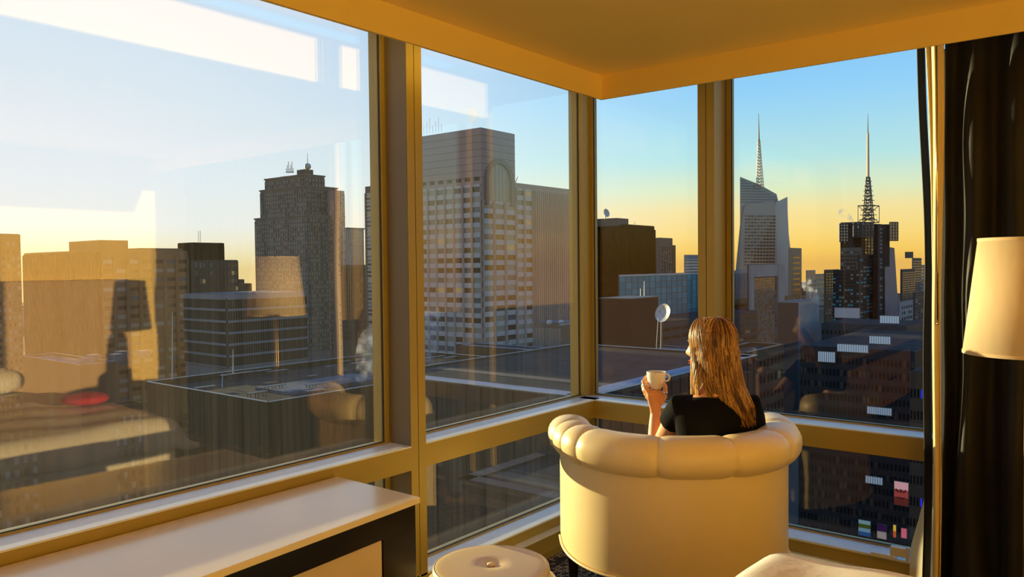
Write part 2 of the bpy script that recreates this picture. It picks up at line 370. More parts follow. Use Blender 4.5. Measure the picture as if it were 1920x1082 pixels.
# stitched seams that sit in the channels
path, Lr = resample(AC-.045, BC-.045, 400, lead=.05)
for s in SE[1:-1]:
    i = round(s*400); x, y = path[i]; a = path[i-1]; b = path[i+1]; tx, ty = b[0]-a[0], b[1]-a[1]; l = math.hypot(tx, ty); nx, ny = -ty/l, tx/l
    o = MB(); o.tube([W(x+nx*.0925*cos(q), y+ny*.0925*cos(q), .712+.0765*sin(q)) for q in [2*PI*k/32 for k in range(33)]], .0022, CLEA, n=6); o.build('seam', chair, smooth=True)
# inner back channels and seat
o = MB(); rs = []
ib, _ = resample(AC-.125, BC-.125, 160, lead=.0)
for i in range(161):
    x, y = ib[i]; cx, cy = CL, CD-.1; dx, dy = cx-x, cy-y; l = math.hypot(dx, dy); u = (i/160*8) % 1
    bulge = .02+.035*(1-(2*u-1)**4)
    rs.append([W(x+dx/l*k, y+dy/l*k, z) for z, k in ((.40, -.02), (.41, bulge*.8), (.55, bulge), (.65, bulge*.8), (.69, 0), (.69, -.03), (.5, -.05))])
o.rings(rs, CLEA); o.build('inner_back', chair, smooth=True, angle=70)
pts = [W(*p) for p in resample(AC-.135, BC-.135, 40, lead=.05)[0]]
o = MB(); o.prism([(p.x, p.y) for p in pts], .25, .42, CLEA); o.build('seat_cushion', chair, smooth=True, angle=40, bevel=.025, seg=4)
o = MB(); p2 = [W(*p) for p in resample(AC-.02, BC-.02, 40, lead=.04)[0]]; o.prism([(p.x, p.y) for p in p2], .19, .26, CLEA); o.build('seat_base', chair)
for l, d in ((CL-AC+.055, CD-.02), (CL+AC-.055, CD-.02), (CL-.30, CD-BC+.16), (CL+.30, CD-BC+.16)):
    c = W(l, d); o = MB(); o.rings([[c+RH*(r*a)+FH*(r*b)+Vector((0,0,z)) for a, b in ((-1,-1),(1,-1),(1,1),(-1,1))] for z, r in ((0, .017), (.2, .03))], DWOOD); o.build('leg', chair, bevel=.002)

# ------------------------------------------------------------------ bed with cushion
LIN = mat('white bed linen', (.90, .84, .72), .8, noise=(5, .02), bump=(9, .35, .012))
WOODB = mat('walnut bed base', (.10, .05, .025), .5)
t = thing('bed', 'bed with white linen, rounded mattress corner in the lower right foreground', 'bed', (1.4, -.2, 0))
MB().box(.42, 2.34, -1.5, .86, .06, .30, WOODB).build('bed_base', t, bevel=.01)
def pillowbox(x0, x1, y0, y1, z0, z1, r, m, crown=0, k=9, amp=0.0):
    """soft box: superellipsoid-like grid"""
    cx, cy, cz = (x0+x1)/2, (y0+y1)/2, (z0+z1)/2; hx, hy, hz = (x1-x0)/2, (y1-y0)/2, (z1-z0)/2
    nu, nv = 72, 20; rs = []
    for j in range(nv+1):
        ph = -PI/2+PI*j/nv; ph = max(-PI/2+.04, min(PI/2-.04, ph)); cp, sp = cos(ph), sin(ph); e2 = 2/ k; rr = abs(cp)**e2; zz = math.copysign(abs(sp)**(e2 if crown == 0 else crown), sp)
        ring = []
        for i in range(nu):
            th = 2*PI*i/nu; e1 = 2/r
            X = math.copysign(abs(cos(th))**e1, cos(th)); Y = math.copysign(abs(sin(th))**e1, sin(th))
            q = amp*sin(9*th+3*j*.4)
            ring.append((cx+hx*rr*X*(1+q), cy+hy*rr*Y*(1+q), cz+hz*zz+amp*.3*sin(5*th)*rr))
        rs.append(ring)
    o = MB(); o.rings(rs, m); return o
pillowbox(.40, 2.41, -1.52, .93, .26, .635, 9, LIN, crown=.34, k=5).build('mattress', t, smooth=True)
o = MB(); nx_, ny_ = 110, 90   # duvet laid over it
vs_ = []; fs_ = []
for j in range(ny_+1):
    for i in range(nx_+1):
        x = .36+(2.425-.36)*i/nx_; y = -.7+(.945+.7)*j/ny_
        ex = max(0, (x-2.27)/.155, (.52-x)/.16); ey = max(0, (y-.80)/.145); e = min(1, (ex*ex+ey*ey)**.5)
        z = .655-.16*e**2.6+.006*sin(x*11+y*5)+.005*sin(y*17-x*6)
        vs_.append((x, y, z))
for j in range(ny_):
    for i in range(nx_): a = j*(nx_+1)+i; fs_.append((a, a+1, a+nx_+2, a+nx_+1))
o.add(vs_, fs_, LIN); dv = o.build('duvet', t, smooth=True); s_ = dv.modifiers.new('s', 'SOLIDIFY'); s_.thickness = .03; s_.offset = -1
for x0 in (.48, 1.42): pillowbox(x0, x0+.85, -1.45, -1.0, .60, .82, 3.2, LIN, k=2.6).build('pillow', t, smooth=True)
HBM = mat('tan upholstered headboard', (.62, .42, .22), .7)
MB().box(.3, 3.3, YB+.005, YB+.09, .1, 1.42, HBM).build('headboard', t, bevel=.015)
RED = mat('red velvet', (.72, .02, .03), .75)
rc = pillowbox(2.02, 2.28, -.02, .26, .672, .745, 2, RED, k=2.3).build('throw_cushion', smooth=True)
rc.data.name = 'throw_cushion'; tag(rc, 'small round red cushion on the bed at the bottom right', 'cushion')

# ------------------------------------------------------------------ floor lamp
def shade_mat():
    m = bpy.data.materials.new('cream fabric lampshade'); m.use_nodes = True; nt = m.node_tree; nt.nodes.clear()
    o = nt.nodes.new('ShaderNodeOutputMaterial'); a = nt.nodes.new('ShaderNodeBsdfDiffuse'); b = nt.nodes.new('ShaderNodeBsdfTranslucent'); mi = nt.nodes.new('ShaderNodeMixShader'); mi.inputs[0].default_value = .32
    t = nt.nodes.new('ShaderNodeTexCoord'); wv = nt.nodes.new('ShaderNodeTexNoise'); wv.inputs['Scale'].default_value = 60; wv.inputs['Detail'].default_value = 3
    mp = nt.nodes.new('ShaderNodeMapping'); mp.inputs['Scale'].default_value = (1, 1, .12); nt.links.new(t.outputs['Object'], mp.inputs[0]); nt.links.new(mp.outputs[0], wv.inputs[0])
    r = nt.nodes.new('ShaderNodeValToRGB'); r.color_ramp.elements[0].color = (.84, .66, .40, 1); r.color_ramp.elements[1].color = (.92, .76, .50, 1); nt.links.new(wv.outputs['Fac'], r.inputs[0])
    nt.links.new(r.outputs[0], a.inputs[0]); nt.links.new(r.outputs[0], b.inputs[0]); nt.links.new(a.outputs[0], mi.inputs[1]); nt.links.new(b.outputs[0], mi.inputs[2]); nt.links.new(mi.outputs[0], o.inputs[0]); return m
SH = shade_mat(); BRASS = mat('brushed brass', (.62, .42, .16), .3, metal=1)
LP = (3.39, .325, 0)
t = thing('floor_lamp', 'floor lamp with tapered cream drum shade in front of the black curtain', 'lamp', LP)
o = MB(); o.lathe(LP, [(.207, 1.165), (.1605, 1.575)], SH, n=72, cap=False); s_ = o.build('lamp_shade', t, smooth=True); q = s_.modifiers.new('s', 'SOLIDIFY'); q.thickness = .003
for nm, z, r in (('trim_ring', 1.165, .2075), ('trim_ring', 1.575, .161)):
    o = MB(); o.lathe(LP, [(r+.001, z-.003), (r+.001, z+.009), (r-.005, z+.009), (r-.005, z-.003), (r+.001, z-.003)], SH, n=72, cap=False); o.build(nm, s_, smooth=True, angle=40)
MB().tube([(LP[0], LP[1], .03), (LP[0], LP[1], 1.52)], .011, BRASS, n=14).build('pole', t, smooth=True)
MB().lathe(LP, [(.14, 0), (.14, .015), (.12, .024), (.02, .03), (.012, .04)], BRASS, n=48).build('base', t, smooth=True, angle=40)
o = MB()
for a in range(3): o.tube([(LP[0], LP[1], 1.50), (LP[0]+.162*cos(a*2.094), LP[1]+.162*sin(a*2.094), 1.56)], .002, BRASS, n=6)
o.build('shade_spider', t); MB().ball((LP[0], LP[1], 1.43), .03, mat('frosted bulb', (.9,.88,.8), .3), sc=(1,1,1.3)).build('bulb', t, smooth=True)
MB().tube([(LP[0], LP[1], 1.36), (LP[0], LP[1], 1.41)], .016, BRASS, n=12).build('socket', t, smooth=True)

# ------------------------------------------------------------------ curtains
BLK = mat('black satin curtain', (.012, .010, .006), .55, spec=.22, noise=(3, .25), bump=(14, .35, .01))
BLK.node_tree.nodes['Principled BSDF'].inputs['Sheen Weight'].default_value = .06
LINB = mat('gold cream curtain lining', (.80, .60, .26), .55, bump=(40, .1, .003))
SHEER = mat('ivory sheer', (.94, .86, .64), .8, bump=(60, .1, .002))
_nt = SHEER.node_tree; _b = _nt.nodes['Principled BSDF']; _tl = _nt.nodes.new('ShaderNodeBsdfTranslucent'); _tl.inputs[0].default_value = (.94, .86, .64, 1); _mx = _nt.nodes.new('ShaderNodeMixShader'); _mx.inputs[0].default_value = .5
_nt.links.new(_b.outputs[0], _mx.inputs[1]); _nt.links.new(_tl.outputs[0], _mx.inputs[2]); _nt.links.new(_mx.outputs[0], _nt.nodes['Material Output'].inputs[0])
CT = thing('blackout_curtain', 'heavy black satin curtain hanging in folds at the right end of the window', 'curtain', (3.7, .1, 0))
def cloth(name, y0, y1, zt, zb, fx, fy, m, par, ns=200, nz=34, th=.004):
    o = MB(); vs = []; fs = []
    for j in range(nz+1):
        v = j/nz; z = zt+(zb-zt)*v
        for i in range(ns+1):
            u = i/ns; vs.append((fx(u, v), y0+(y1-y0)*u+fy(u, v), z))
    for j in range(nz):
        for i in range(ns): a = j*(ns+1)+i; fs.append((a, a+1, a+ns+2, a+ns+1))
    o.add(vs, fs, m); c = o.build(name, par, smooth=True)
    if th: s_ = c.modifiers.new('s', 'SOLIDIFY'); s_.thickness = th
    return c
def bx_(u, v):
    y = u*2.1
    a = .045*(1-.55*(1-v)**3)
    s = sin(y*38+1.2*sin(y*3.1)+.35*sin(v*4+y*2))
    return 3.70+a*math.copysign(abs(s)**.8, s)*(.7+.45*sin(y*7.3+1))+.012*sin(v*9+y*12)+.01*sin(v*23+y*5)
def by_(u, v): return -.02*sin(v*5+u*9)*v + .015*sin(u*60+v*6)*v
cloth('curtain_panel', .655, -1.45, ZC-.01, .02, bx_, by_, BLK, CT, ns=420, nz=40)
cloth('leading_edge', .762, .742, ZC-.01, .02, lambda u, v: 3.70+.045*u, lambda u, v: -.036*min(1, v*2.4)**.8+.004*sin(v*14), BLK, CT, ns=6)
CG = thing('curtain_lining', 'narrow gold-cream curtain lining strip along the edge of the black curtain', 'curtain', (3.66, .69, 0))
cloth('lining_panel', .725, .655, ZC-.01, .03, lambda u, v: 3.672+.012*sin(u*8+v*2)+.006*sin(v*11), lambda u, v: -.010*v*(1-u)-.032*min(1, v*2.4)*(1-u)-.004*sin(v*9), LINB, CG, ns=30)
CS = thing('sheer_curtain', 'ivory sheer curtain flaring out below the transom beside the black curtain', 'curtain', (3.787, .70, 0))
def sfy(u, v):
    k = max(0, (v-.72)/.28); return .085*min(1, k*1.5)**1.1*(1-u)-.02*(1-k)*(1-u)
cloth('sheer_panel', .715, .66, 2.4, .02, lambda u, v: 3.793+.004*sin(u*9)-.055*u*max(0, (v-.72)/.28), sfy, SHEER, CS, ns=30, nz=60)
WD = mat('polished metal wand', (.75, .62, .36), .12, metal=1)
o = MB(); p0 = V(1751, 96, 4.05); o.tube([(3.625, .672, ZC-.02), (3.632, .668, 1.9), (3.64, .664, 1.25)], [.004, .004, .004], WD, n=10); o.ball((3.64, .664, 1.245), .006, WD)
tag(o.build('curtain_wand', smooth=True), 'thin shiny draw wand hanging in front of the gold curtain lining', 'curtain wand')
MB()

# ------------------------------------------------------------------ woman with the cup
SKIN = mat('skin', (.82, .40, .19), .48, bump=(220, .1, .001), **{'Subsurface Weight': .15, 'Subsurface Radius': (.02, .008, .004), 'Subsurface Scale': .5})
SHIRT = mat('black jersey', (.006, .0055, .0055), .95, spec=.12, bump=(200, .2, .001))
JEAN = mat('dark denim', (.03, .04, .07), .85, bump=(300, .3, .001))
def WV(l, d, z): return W(l, d, z)
person = thing('person', 'woman with long blond hair and black T-shirt sitting in the armchair, raising a cup', 'person', W(.90, 3.50, .42))
# head frame: she looks to her left
HC = W(.882, 3.50, 1.135)
HA = YAW+math.radians(54)          # world azimuth of the gaze
gx = Vector((cos(HA), sin(HA), -.06)).normalized(); gy = Vector((-sin(HA), cos(HA), 0)); gz = gx.cross(gy)
def hp(x, y, z): return HC+gx*x+gy*y+gz*z
def gs(a, b, s): return math.exp(-((a-b)/s)**2)
def head_point(th, ph):
    """th around (0 = straight ahead), ph from -pi/2 (chin side) to pi/2 (crown)"""
    cz = sin(ph); c = cos(ph)
    x = .098*c*cos(th); y = .073*c*sin(th); z = .118*cz
    front = max(0, cos(th))
    if z < 0:      # jaw narrows to the chin
        k = -z/.118; y *= 1-.30*k**1.3*(.4+.6*front); x = x*(1-.12*k) + (.012*k*front)
        if cos(th) < 0: x *= 1-.30*k
    else:
        if cos(th) < 0: x *= 1.06
    ay = abs(th)
    fr = 1 if ay < 1.2 else 0
    if fr:
        x += .026*gs(y, 0, .0115)*gs(z, -.030, .017) + .012*gs(y, 0, .009)*gs(z, -.008, .022)      # nose tip, bridge
        x += .005*gs(abs(y), .012, .007)*gs(z, -.037, .008)
        x += .006*gs(z, .028, .013)*gs(abs(y), .028, .03)                                          # brow
        x -= .011*gs(abs(y), .031, .015)*gs(z, .004, .012)                                         # eye sockets
        x += .009*gs(abs(y), 0, .021)*gs(z, -.062, .006) + .009*gs(abs(y), 0, .018)*gs(z, -.074, .006) - .003*gs(z, -.068, .0025)*gs(y, 0, .02)
        x += .009*gs(abs(y), 0, .018)*gs(z, -.103, .015)                                           # chin
        x += .004*gs(abs(y), .045, .018)*gs(z, -.02, .02)                                          # cheeks
    return x, y, z
body = MB()
rs = []
for j in range(61):
    ph = -PI/2+.03+(PI-.06)*j/60
    rs.append([hp(*head_point((2*PI*i/96 + PI) % (2*PI) - PI, ph)) for i in range(96)])
body.rings(rs, SKIN)
for s in (-1, 1):   # ears
    body.rings([[hp(-.004+.020*r*cos(a)-.004, s*(.068+k), -.012+.032*r*sin(a)) for a in [2*PI*i/14 for i in range(14)]] for k, r in ((-.006, .7), (.003, 1), (.010, .95), (.012, .55))], SKIN)
# neck, torso
body.tube([hp(-.022, 0, -.07), W(.895, 3.475, 1.03), W(.892, 3.462, .97), W(.89, 3.455, .92)], [(.052,.056), (.050,.054), (.054,.060), (.07,.09)], SKIN, n=28)
def oval(c, rl, rd, z, tilt=0): return [W(c[0]+rl*cos(a)*1.0, c[1]+rd*sin(a)+tilt*cos(a), z) for a in [2*PI*k/40 for k in range(40)]]
TOR = [((.885, 3.50), .165, .105, .43), ((.885, 3.50), .175, .115, .50), ((.885, 3.49), .150, .10, .60), ((.887, 3.475), .148, .098, .68), ((.888, 3.465), .160, .105, .76), ((.888, 3.46), .172, .10, .83), ((.888, 3.458), .170, .085, .875), ((.889, 3.458), .125, .068, .91), ((.89, 3.458), .07, .058, .94)]
body.rings([oval(c, a, b, z) for c, a, b, z in TOR], SKIN)
# arms
SHL = W(.735, 3.48, .862); ELL = W(.672, 3.69, .625); WRL = W(.672, 3.72, .826)
SHR = W(1.045, 3.48, .862); ELR = W(1.10, 3.55, .60); WRR = W(.99, 3.74, .60)
def arm(a, e, w_, m, upto=1.0, add=0.0, o=body):
    up = [a.lerp(e, t) for t in (0, .3, .6, .88)]; lo = [e.lerp(w_, t) for t in (.06, .3, .6, .85, 1.0)]
    ru = [.050, .045, .041, .037]; rl = [.039, .041, .034, .026, .023]
    o.tube(up+[e]+lo, [r+add for r in ru]+[.036+add]+[r+add for r in rl], m, n=20, rnd=True)
arm(SHL, ELL, WRL, SKIN); arm(SHR, ELR, WRR, SKIN)
# legs and feet (in the chair, hidden from the doorway side)
HIPL = W(.80, 3.52, .50); HIPR = W(.975, 3.52, .50); KNL = W(.76, 3.93, .50); KNR = W(.93, 3.94, .50); ANL = W(.77, 3.97, .10); ANR = W(.93, 3.98, .10)
def leg(o, h, k, a, m, add=0):
    o.tube([h, h.lerp(k, .35), h.lerp(k, .75), k, k.lerp(a, .12), k.lerp(a, .35), k.lerp(a, .7), a], [.078+add, .074+add, .058+add, .052+add, .052+add, .053+add, .040+add, .034+add], m, n=20, rnd=True)
for h, k, a in ((HIPL, KNL, ANL), (HIPR, KNR, ANR)):
    leg(body, h, k, a, SKIN); body.tube([a+FH*-.03+Vector((0,0,-.045)), a+FH*.05+Vector((0,0,-.055)), a+FH*.13+Vector((0,0,-.072))], [(.04, .034), (.036, .042), (.02, .036)], SKIN, n=16, rnd=True)
# left hand: palm under and round the cup. hand frame
CUPC = V(1230.5, 729, 3.735)      # underside of the cup
hr = RH; hf = FH; hz = Vector((0, 0, 1))
def hh(a, b, c): return CUPC+hr*a+hf*b+hz*c
body.rings([[hh(cx+rx*cos(q), cy+ry*sin(q), cz) for q in [2*PI*k/20 for k in range(20)]] for cx, cy, cz, rx, ry in ((-.007, -.006, -.115, .023, .019), (-.006, -.008, -.09, .027, .019), (-.006, -.012, -.06, .036, .018), (-.006, -.014, -.035, .041, .018), (-.008, -.012, -.012, .038, .017), (-.012, -.008, -.002, .028, .014))], SKIN)
FING = {'index': [(-.036,-.020,-.020), (-.053,-.006,.008), (-.060,.014,.034), (-.040,.034,.054), (-.020,.046,.058)],
        'middle': [(-.034,-.006,-.030), (-.056,.008,-.010), (-.058,.030,.012), (-.036,.047,.028), (-.014,.054,.030)],
        'ring': [(-.028,.000,-.040), (-.050,.016,-.026), (-.050,.036,-.006), (-.030,.050,.006), (-.010,.055,.008)],
        'little': [(-.022,.002,-.055), (-.042,.016,-.045), (-.044,.032,-.026), (-.028,.043,-.014), (-.012,.047,-.010)],
        'thumb': [(.018,-.018,-.062), (.033,-.022,-.034), (.036,-.030,-.008), (.035,-.038,.016), (.030,-.043,.031)]}
FR = {'index': (.0105, .0095, .0088, .008, .0066), 'middle': (.0105, .0098, .009, .0082, .0068), 'ring': (.010, .0092, .0086, .0078, .0064), 'little': (.009, .008, .0074, .0068, .0056), 'thumb': (.0155, .013, .011, .0105, .0078)}
for k, p in FING.items():
    P = [hh(*q) for q in p]; R_ = FR[k]; pts = []; rr = []
    for a in range(len(P)-1):
        for u in (0, .5):
            pts.append(P[a].lerp(P[a+1], u)); rr.append((R_[a]*(1-u)+R_[a+1]*u)*(1.06 if u == 0 and a else .98))
    pts.append(P[-1]); rr.append(R_[-1]); body.tube(pts, rr, SKIN, n=14, rnd=True)
# right hand resting in the lap
def rhand(a, b, c): return WRR+(-RH)*a+FH*b+hz*c
body.rings([[WRR+(-RH*.6+FH*.8).normalized()*s+(RH*.8+FH*.6).normalized()*(rx*cos(q))+hz*(rz*sin(q)-.01*s/.08) for q in [2*PI*k/16 for k in range(16)]] for s, rx, rz in ((-.01, .024, .018), (.02, .03, .016), (.055, .038, .014), (.085, .036, .011))], SKIN)
for i, (off, ln) in enumerate(((-.028, .055), (-.010, .066), (.009, .062), (.027, .048))):
    dr = (-RH*.6+FH*.8).normalized(); pr = (RH*.8+FH*.6).normalized(); b0 = WRR+dr*.082+pr*off-hz*.01
    body.tube([b0, b0+dr*ln*.4+hz*.002, b0+dr*ln*.75-hz*.008, b0+dr*ln-hz*.02], [.0088, .0082, .0075, .0062], SKIN, n=12, rnd=True)
dr = (-RH*.6+FH*.8).normalized(); pr = (RH*.8+FH*.6).normalized()
body.tube([WRR+dr*.02-pr*.028, WRR+dr*.045-pr*.046-hz*.004, WRR+dr*.07-pr*.052-hz*.008], [.0125, .0105, .0085], SKIN, n=12, rnd=True)
bo = body.build('body', person, smooth=True)
rm = bo.modifiers.new('remesh', 'REMESH'); rm.mode = 'VOXEL'; rm.voxel_size = .0042; rm.use_smooth_shade = True
sm = bo.modifiers.new('smooth', 'SMOOTH'); sm.factor = .5; sm.iterations = 2
# face details
EYEW = mat('eye white', (.85, .82, .78), .2); IRIS = mat('brown iris', (.09, .04, .015), .15); LIPM = mat('lips', (.62, .20, .15), .45)
for s in (-1, 1):
    o = MB(); o.ball(hp(.080, s*.031, .003), .0125, EYEW, 16, 10); e_ = o.build('eye', person, smooth=True)
    o = MB(); o.ball(hp(.0905, s*.031, .003), .0045, IRIS, 12, 8); o.build('iris', e_, smooth=True)
    o = MB(); o.tube([hp(.097-.05*abs(q-.4)**2, s*(.014+.034*q), .024+.006*sin(q*PI)) for q in [k/8 for k in range(9)]], [.0012+.0022*sin(PI*min(1, .15+k/8)) for k in range(9)], mat('brown hair dark', (.10,.045,.012), .6), n=6); o.build('eyebrow', person, smooth=True)
o = MB()
o.tube([hp(.106-.9*q*q, q, -.063-.8*q*q) for q in [(-.022+.0055*k) for k in range(9)]], [.0008, .0022, .0034, .0040, .0036, .0040, .0034, .0022, .0008], LIPM, n=8)
o.tube([hp(.105-.9*q*q, q, -.0735+.9*q*q) for q in [(-.022+.0055*k) for k in range(9)]], [.0008, .0024, .0040, .0046, .0048, .0046, .0040, .0024, .0008], LIPM, n=8)
o.build('lips', person, smooth=True)
# clothing
sh = MB()
sh.rings([oval(c, a+.012, b+.012, z) for c, a, b, z in TOR[:-1]]+[oval((.89, 3.458), .088, .072, .925)], SHIRT)
for a, e, w_ in ((SHL, ELL, WRL), (SHR, ELR, WRR)):
    c0 = a+(W(.888, 3.46, .86)-a)*.35
    sh.tube([c0, a+Vector((0,0,.004)), a.lerp(e, .16), a.lerp(e, .31)], [(.066,.066), .064, .060, .060], SHIRT, n=24)
so_ = sh.build('t_shirt', person, smooth=True)
rm = so_.modifiers.new('remesh', 'REMESH'); rm.mode = 'VOXEL'; rm.voxel_size = .006; rm.use_smooth_shade = True
sm = so_.modifiers.new('smooth', 'SMOOTH'); sm.factor = .5; sm.iterations = 3
tr = MB(); tr.rings([oval((.885, 3.51), .185, .125, .42), oval((.885, 3.51), .19, .13, .47), oval((.885, 3.50), .18, .12, .53), oval((.885, 3.50), .16, .11, .57)], JEAN)
for h, k, a in ((HIPL, KNL, ANL), (HIPR, KNR, ANR)): leg(tr, h, k, a, JEAN, .011)
to_ = tr.build('trousers', person, smooth=True); rm = to_.modifiers.new('remesh', 'REMESH'); rm.mode = 'VOXEL'; rm.voxel_size = .009; rm.use_smooth_shade = True
# hair: a cap of overlapping locks that fall from the parting
def hairmat(name, c0, c1):
    m = bpy.data.materials.new(name); m.use_nodes = True; nt = m.node_tree; b = nt.nodes['Principled BSDF']
    t = nt.nodes.new('ShaderNodeTexCoord'); mp = nt.nodes.new('ShaderNodeMapping'); mp.inputs['Scale'].default_value = (260, 260, 4); nt.links.new(t.outputs['Object'], mp.inputs[0])
    n = nt.nodes.new('ShaderNodeTexNoise'); n.inputs['Scale'].default_value = 1; n.inputs['Detail'].default_value = 3; nt.links.new(mp.outputs[0], n.inputs[0])
    r = nt.nodes.new('ShaderNodeValToRGB'); r.color_ramp.elements[0].position = .35; r.color_ramp.elements[1].position = .66; r.color_ramp.elements[0].color = (*c0, 1); r.color_ramp.elements[1].color = (*c1, 1)
    nt.links.new(n.outputs['Fac'], r.inputs[0]); nt.links.new(r.outputs[0], b.inputs['Base Color']); b.inputs['Roughness'].default_value = .42; b.inputs['Specular IOR Level'].default_value = .35
    b.inputs['Anisotropic'].default_value = .6
    bp = nt.nodes.new('ShaderNodeBump'); bp.inputs['Strength'].default_value = .5; bp.inputs['Distance'].default_value = .002; nt.links.new(n.outputs['Fac'], bp.inputs['Height']); nt.links.new(bp.outputs[0], b.inputs['Normal'])
    return m
HM = [hairmat('blond hair', (.26, .10, .012), (.66, .36, .06)), hairmat('dark blond hair', (.12, .042, .006), (.38, .17, .025)), hairmat('brown hair roots', (.04, .014, .003), (.14, .055, .010))]
hair = MB()
rs = []      # under-cap
for j in range(21):
    ph = -.35+(PI/2-.02+.35)*j/20
    ring = []
    for i in range(64):
        th = 2*PI*i/64; thn = (th+PI) % (2*PI)-PI
        x, y, z = .104*cos(ph)*cos(th)-.004, .080*cos(ph)*sin(th), .124*sin(ph)+.002
        if cos(th) > .35 and z < .06: x = min(x, .066); x *= .9; y *= .92
        ring.append(hp(x*(1.05 if cos(th) < 0 else 1), y, z))
    rs.append(ring)
hair.rings(rs, HM[2])
rnd = random.Random(3)
def strand(x0, y0, side, thick, m, length, fwd):
    """a lock from the parting over the skull and down"""
    pts = []
    ang = fwd   # direction over the skull: 0 = straight sideways, + forward, - back
    for k in range(8):
        u = k/7; q = u*1.62       # polar angle from crown
        thh = math.atan2(side*cos(ang), sin(ang))
        x = .103*sin(q)*cos(thh)*1.02-.004+x0*(1-u); y = .082*sin(q)*sin(thh)+y0*(1-u); z = .1255*cos(q)+.003
        if x < 0: x *= 1.08
        pts.append((x, y, z))
    bx0, by0, _ = pts[-1]
    n = 12
    for k in range(1, n+1):
        u = k/n; z = pts[7][2]-length*u
        # falls over neck and shoulders to the upper back, drawn in behind
        x = bx0*(1-.1*u) - (.045 if not (side == 1 and fwd > .25) else -.012)*u*u + .004*sin(u*7+thick*900)
        y = by0*(1+.22*sin(u*2.0)) + .004*sin(u*9+bx0*80)
        pts.append((x, y, z))
    wpts = [hp(*p) for p in pts]
    # locks drift to the camera side so they lie on the back of the shirt
    for k in range(8, len(wpts)):
        if side == 1 and fwd > .25: continue
        u = (k-7)/12; tgt = W(.955, 3.375, wpts[k].z); dr_ = max(0, min(1, (.3-fwd)/1.5)) if side == 1 else 1; wpts[k] = wpts[k].lerp(Vector((tgt.x, tgt.y, wpts[k].z)), .34*dr_*u**1.3) + RH*.042*dr_*u*u
    rad = [(thick*.55, thick*1.1)]*7+[(thick*.6*(1-.55*(k/12)**2), thick*1.15*(1-.6*(k/12)**3)) for k in range(13)]
    rad[0] = (thick*.3, thick*.5); rad[-1] = (thick*.1, thick*.15)
    hair.tube(wpts, rad, m, n=6)
for i in range(1000):
    side = 1 if i % 5 < 3 else -1
    fwd = rnd.uniform(-1.5, .95) if side == 1 else rnd.uniform(-1.5, .55)
    x0 = rnd.uniform(-.06, .07); ln = rnd.uniform(.27, .345)*(1.0 if fwd < .1 else .82)
    r = rnd.random()+(.12 if abs(fwd+.6) < .5 else -.1); m = HM[0] if r < .42 else HM[1] if r < .82 else HM[2]
    strand(x0*.6, side*rnd.uniform(0, .012), side, rnd.uniform(.0022, .0046), m, ln, fwd)
hair.build('hair', person, smooth=True)
SILV = mat('silver', (.85, .83, .78), .15, metal=1)
o = MB(); a, b = hh(.0345,-.027,-.016), hh(.0357,-.0305,-.006); o.tube([a, b], [.0128, .0124], SILV, n=20)
for k in range(5): q = a.lerp(b, .5)+(-hf)*.012+hr*(-.008+.004*k); o.ball(q, .0026, SILV, 8, 6)
o.build('thumb_ring', person, smooth=True)
o = MB(); a, b = hh(-.054,-.002,.012), hh(-.0555,.003,.019); o.tube([a, b], [.0104, .0102], SILV, n=18); o.build('finger_ring', person, smooth=True)
# cup
CER = mat('white glazed cup', (.90, .86, .78), .18, spec=.6)
cc = CUPC
t = thing('cup', 'white ceramic cup with a small loop handle held up in her left hand', 'cup', cc)
o = MB(); o.lathe(cc, [(.001, .003), (.018, .003), (.019, 0), (.024, 0), (.026, .006), (.036, .020), (.042, .040), (.0445, .060), (.0455, .080), (.0450, .0815), (.0435, .080), (.0420, .060), (.039, .040), (.032, .020), (.02, .009), (.001, .008)], CER, n=56, cap=False); o.build('bowl', t, smooth=True)
o = MB(); o.tube([cc+hr*(.0435+.017*sin(q)*1.15)+hz*(.053-.017*cos(q)) for q in [(-.1+3.34*k/16) for k in range(17)]], [(.0048, .0034)]*17, CER, n=12); o.build('handle', t, smooth=True)
o = MB(); o.lathe(cc, [(.0412, .060), (.001, .0601)], mat('coffee', (.05, .02, .008), .08), n=40); o.build('coffee', t, smooth=True)

# ------------------------------------------------------------------ city
GZ = -125.0
def gm(name, col, rough=.12, spec=.45, metal=0, em=None, est=0):
    m = mat(name, col, rough, metal, spec)
    if em:
        b = m.node_tree.nodes['Principled BSDF']; b.inputs['Emission Color'].default_value = (*srgb(em), 1); b.inputs['Emission Strength'].default_value = est
    return m
GD = gm('dark window glass', (.012, .014, .018)); GDK = gm('black window glass', (.006, .007, .009), .3, .15)
GB = gm('blue window glass', (.06, .10, .13), .1); GP = gm('pale blinds behind glass', (.27, .255, .20), .3)
GL = gm('lit office window', (.3, .25, .14), .4, .4, em='#f0c874', est=.12)
GTL = gm('teal curtain wall glass', (.03, .23, .28), .4, .2); GTL2 = gm('light teal curtain wall glass', (.045, .29, .34), .4, .2)
ROOFG = mat('grey roof membrane', (.13, .14, .16), .8, noise=(.15, .25)); ROOFD = mat('dark roof gravel', (.035, .034, .036), .9, noise=(.3, .3))
STEEL = mat('grey steelwork', (.12, .115, .11), .5, metal=.3); PALES = mat('pale painted steel', (.5, .48, .44), .5)
FOOT = []
